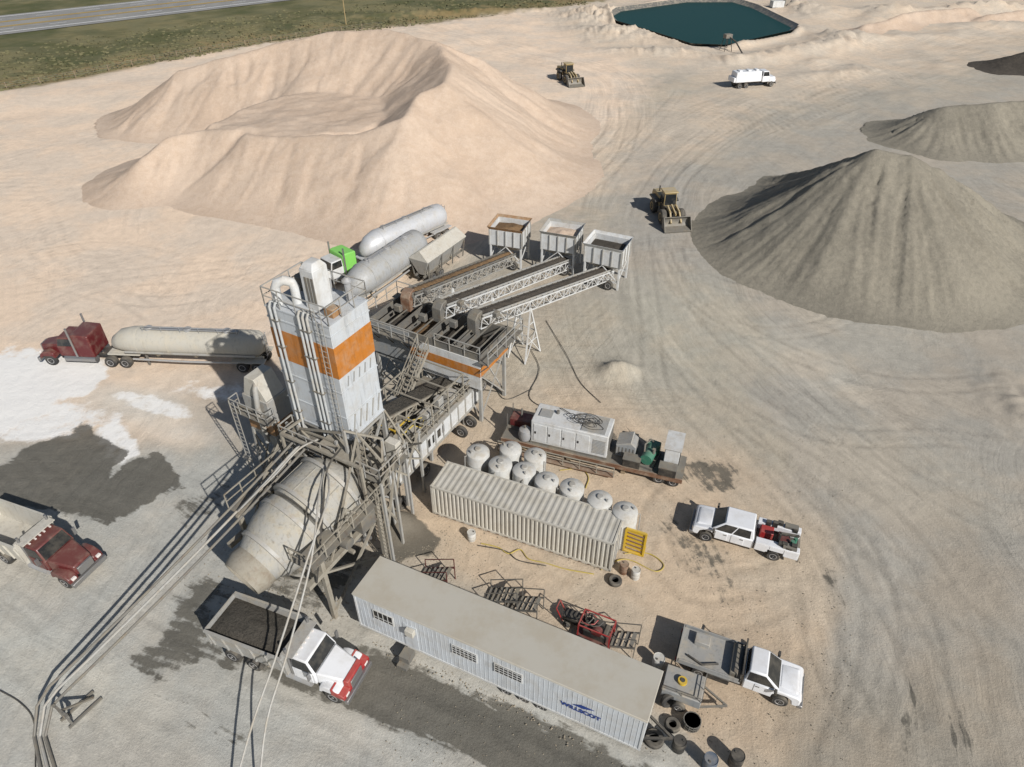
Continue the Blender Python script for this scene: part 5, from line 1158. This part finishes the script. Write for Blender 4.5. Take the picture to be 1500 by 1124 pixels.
def tyre(label, u, v_, r=.5, stand=None):
    o = MB().lathe([(r*.5,-.13),(r*.85,-.15),(r,-.08),(r,.08),(r*.85,.15),(r*.5,.13),(r*.5,-.13)],26).build('tyre', M['rubber'])
    p = P(u, v_, .15); o.location = p
    if stand is not None: o.rotation_euler = (R(80),0,stand); o.location.z = r
    tag(o, label, 'tyre')
tyre('loose tyre lying at the container front right corner', 901, 851, .42)
tyre('loose tyre lying below the right end of the office trailer', 958, 1082, .5)
tyre('loose tyre leaning beside the small grey trailer', 978, 1030, .45, R(20))
tyre('loose tyre on the ground by the black barrel', 985, 1062, .4)
tyre('old tyre leaning at the mixer frame foot', 590, 742, .5, R(60))
p = P(927,812); g = thing('yellow_rack', 'bright yellow slatted steel rack standing at the container end', 'rack', p, R(-22))
for (a_, b_) in (((-.62,0,.1),(-.62,0,2.2)),((.62,0,.1),(.62,0,2.2)),((-.62,0,2.2),(.62,0,2.2)),((-.62,0,.15),(.62,0,.15))): MB().bar(a_,b_,.12).build('frame_bar', M['yellow'], g)
MB().box(-.58,.58,.02,.06,.2,2.15).build('back_panel', M['yellow'], g)
for k in range(5): MB().bar((-.5,-.01,.5+k*.35),(.5,-.01,.42+k*.35),.07).build('slat', M['brown'], g)
for x in (-.62,.62): MB().bar((x,0,.1),(x,.8,.1),.08).build('foot', M['yellow'], g)
def gh(label, px, r=.035, m_='hose'):
    o = MB().pipe([Vector((*p[:2],.06)) for p in spline([tuple(P(*q)) for q in px],7)], r, 6).build('hose', M[m_]); tag(o, label, 'hose')
gh('yellow hose lying along the container front', [(705,797),(730,803),(745,812),(762,806),(775,820),(800,826),(830,835),(870,842)])
gh('yellow hose looped right of the yellow rack', [(915,812),(950,812),(972,828),(960,838),(925,822),(905,822),(880,836)])
gh('yellow hose among the tanks behind the container', [(820,690),(850,688),(862,700),(858,716)])
gh('black hose lying on the dirt beside the container front', [(700,800),(740,808),(760,822),(800,830)], .035, 'black')
for k, (u, v_, a_) in enumerate([(738,880,-20),(768,893,-25),(905,945,-25),(640,850,-22)]):
    g = thing('steel_step_frame', ['rusty steel step frame behind the office roof, left of the middle pair','rusty steel step frame behind the office roof, right of the middle pair','steel step frame behind the office right of the red machine','steel step frame nearest the mixer behind the office'][k], 'steps', P(u,v_), R(a_))
    for s in (-.5,.5):
        m = MB(); m.bar((-1.0,s,.05),(1.0,s,1.1),.06,.12); m.bar((1.0,s,0),(1.0,s,1.9),.05); m.bar((-1.0,s,.05),(-1.0,s,.9),.045); m.bar((-1.0,s,.9),(1.0,s,1.9),.045)
        m.build('side_frame', M['steel'] if k != 3 else M['maroon'], g)
    for q in range(6): MB().box(-1.0+q*.33,-.78+q*.33,-.5,.5,.13+q*.17,.17+q*.17).build('tread', M['steel'], g)
g = thing('pressure_washer', 'red wheeled engine machine with hoses behind the office trailer', 'machine', P(872,935), R(-25))
MB().box(-.7,.7,-.45,.45,.5,1.1).build('engine', M['black'], g, .08)
m = MB(); [m.bar((s*.9,q*.55,.3),(s*.9,q*.55,1.5),.06) for s in (-1,1) for q in (-1,1)]; m.bar((-.9,-.55,1.5),(.9,-.55,1.5),.06); m.bar((-.9,.55,1.5),(.9,.55,1.5),.06); m.bar((-.9,-.55,1.5),(-.9,.55,1.5),.06); m.bar((.9,-.55,1.5),(.9,.55,1.5),.06); m.build('roll_cage', M['red'], g)
MB().box(-1,1,-.6,.6,.35,.45).build('skid', M['maroon'], g)
MB().lathe([(.3,-.15),(.3,.15)],18,Matrix.Translation((.1,-.3,1.2)) @ Matrix.Rotation(R(90),4,'X')).build('hose_reel', M['maroon'], g)
MB().tube((-.4,.2,1.1),(-.4,.2,1.8),.07).build('exhaust_stack', M['black'], g); MB().box(-.2,.4,.0,.35,1.1,1.4).build('air_filter', M['black'], g)
for k in range(3): MB().pipe([(-.8+.3*k+.5*math.cos(q*.7),.1+.45*math.sin(q*.7),1.2+.05*k+.04*q) for q in range(10)],.035,5).build('hose', M['red'] if k == 1 else M['black'], g)
for x in (-.7,.7):
    for y in (-.65,.65): wheel(g, x, y, .3, .2)
g = thing('welding_cart', 'small dark cart with red frame left of the red machine', 'cart', P(838,912), R(-25))
MB().box(-.5,.5,-.3,.3,.3,.8).build('body', M['black'], g, .04); m = MB(); m.bar((-.5,-.3,.3),(-.9,-.3,1.2),.05); m.bar((-.5,.3,.3),(-.9,.3,1.2),.05); m.bar((-.9,-.3,1.2),(-.9,.3,1.2),.05); m.build('handle', M['red'], g)
for y in (-.4,.4): wheel(g, -.2, y, .22, .12)
g = thing('utility_trailer', 'small grey utility trailer with drawbar behind the flat bed pickup', 'trailer', P(1000,1018), R(-22))
MB().box(-1.1,.9,-.75,.75,.5,1.15).build('box', M['grey'], g, .04)
MB().lathe([(.24,-.08),(.24,.08)],20,Matrix.Translation((-.2,-.0,1.26)) ).build('hose_reel', M['yellow'], g)
MB().lathe([(.12,1.16),(.12,1.38)],10,Matrix.Translation((-.2,0,0))).build('hub', M['black'], g)
m = MB(); m.bar((.9,-.6,.5),(2.2,0,.45),.09); m.bar((.9,.6,.5),(2.2,0,.45),.09); m.bar((2.0,0,.05),(2.0,0,.6),.06); m.build('drawbar', M['steel'], g)
m = MB(); m.rail([(-1.1,-.75,1.15),(.9,-.75,1.15),(.9,.75,1.15)],.35,1,.02); m.build('rack_rail', M['steel'], g)
for y in (-.9,.9): wheel(g, -.1, y, .34, .22)
g = thing('wire_mesh_roll', 'dark round mesh roll lying right of the office trailer end', 'mesh roll', P(1012,1062), 0)
for z in (0,.2,.4): MB().lathe([(.45,-.02+z),(.45,.02+z),(.41,.02+z),(.41,-.02+z)],18,Matrix.Translation((0,0,.1))).build('hoop', M['steel'], g)
for k in range(12): MB().bar((.43*math.cos(k*.52),.43*math.sin(k*.52),.05),(.43*math.cos(k*.52),.43*math.sin(k*.52),.55),.03).build('wire', M['steel'], g)
g = thing('pond_pump', 'dark intake pump frame standing at the near bank of the pond', 'pump', P(1062,78), R(20))
for x in (-1,1):
    for y in (-1,1): MB().bar((x,y,0),(x*.5,y*.5,3.2),.12).build('leg', M['black'], g)
MB().box(-.8,.8,-.6,.6,3.0,3.8).build('motor', M['steel'], g, .05); m = MB(); m.pipe([(0,0,3.4),(.8,-2,2.6),(1.2,-4,1.0),(1.0,-6,.2)],.15); m.build('suction_pipe', M['black'], g)
g = thing('pump_house', 'small white equipment box on the far bank of the pond', 'equipment box', P(1138,14), R(10))
MB().box(-2,1.4,-1,1,.6,2.2).build('housing', M['white'], g, .05); m = MB(); m.box(-2.4,2.4,-.5,.5,.4,.6); m.build('skid', M['black'], g); m = MB(); m.tube((1.8,0,.6),(1.8,0,2.6),.4); m.build('tank', M['steel'], g)
m = MB(); random.seed(11)
def rock(p, r):
    vs = []
    for (x,y,z) in ((1,0,0),(-1,0,0),(0,1,0),(0,-1,0),(0,0,1),(0,0,-.6)): k = r*random.uniform(.6,1.2); vs.append((p.x+x*k, p.y+y*k, p.z+z*k*.8))
    m.add(vs, [(0,2,4),(2,1,4),(1,3,4),(3,0,4),(2,0,5),(1,2,5),(3,1,5),(0,3,5)])
for k in range(1300):
    f = random.random(); a_ = P(545,925).lerp(P(960,1124), f); rock(a_+Vector((random.gauss(0,.3),random.gauss(0,.3),.05)), random.uniform(.02,.07))
for k in range(900): rock(P(random.gauss(610,60),random.gauss(790,45)), random.uniform(.02,.06))
for k in range(1500): rock(P(random.uniform(560,1250),random.uniform(640,1120)), random.uniform(.015,.05))
for k in range(700): rock(P(random.gauss(430,70),random.gauss(860,40)), random.uniform(.02,.06))
tag(m.build('rubble', M['stone']), 'loose stones and rubble scattered around the plant', 'rubble', kind='stuff')
# ------------------------------------------------------------ camera, light, world
cam = bpy.data.cameras.new('camera'); co = bpy.data.objects.new('camera', cam); C.objects.link(co)
cam.sensor_width = 36; cam.lens = 24; cam.clip_end = 6000; cam.clip_start = .5
co.location = (0,0,HC); co.rotation_euler = (R(90)-TH, 0, 0); SC.camera = co
el = R(36); sx, sy = .62, -.78; n_ = math.hypot(sx, sy); sx /= n_; sy /= n_
tos = Vector((sx*math.cos(el), sy*math.cos(el), math.sin(el)))
sl = bpy.data.lights.new('sun', 'SUN'); sl.energy = 4.8; sl.angle = R(.53); sl.color = (1,.97,.94)
so = bpy.data.objects.new('sun', sl); C.objects.link(so); so.rotation_euler = tos.to_track_quat('Z','Y').to_euler(); so.location = (30,-40,60)
wd = bpy.data.worlds.new('World'); SC.world = wd; wd.use_nodes = True
sk = wd.node_tree.nodes.new('ShaderNodeTexSky'); sk.sky_type = 'NISHITA'; sk.sun_disc = False; sk.sun_elevation = el; sk.sun_rotation = math.atan2(sx, sy)
bg = wd.node_tree.nodes['Background']; bg.inputs[1].default_value = .065; wd.node_tree.links.new(sk.outputs[0], bg.inputs[0])
SC.view_settings.view_transform = 'Standard'; SC.view_settings.look = 'None'; SC.view_settings.exposure = 0
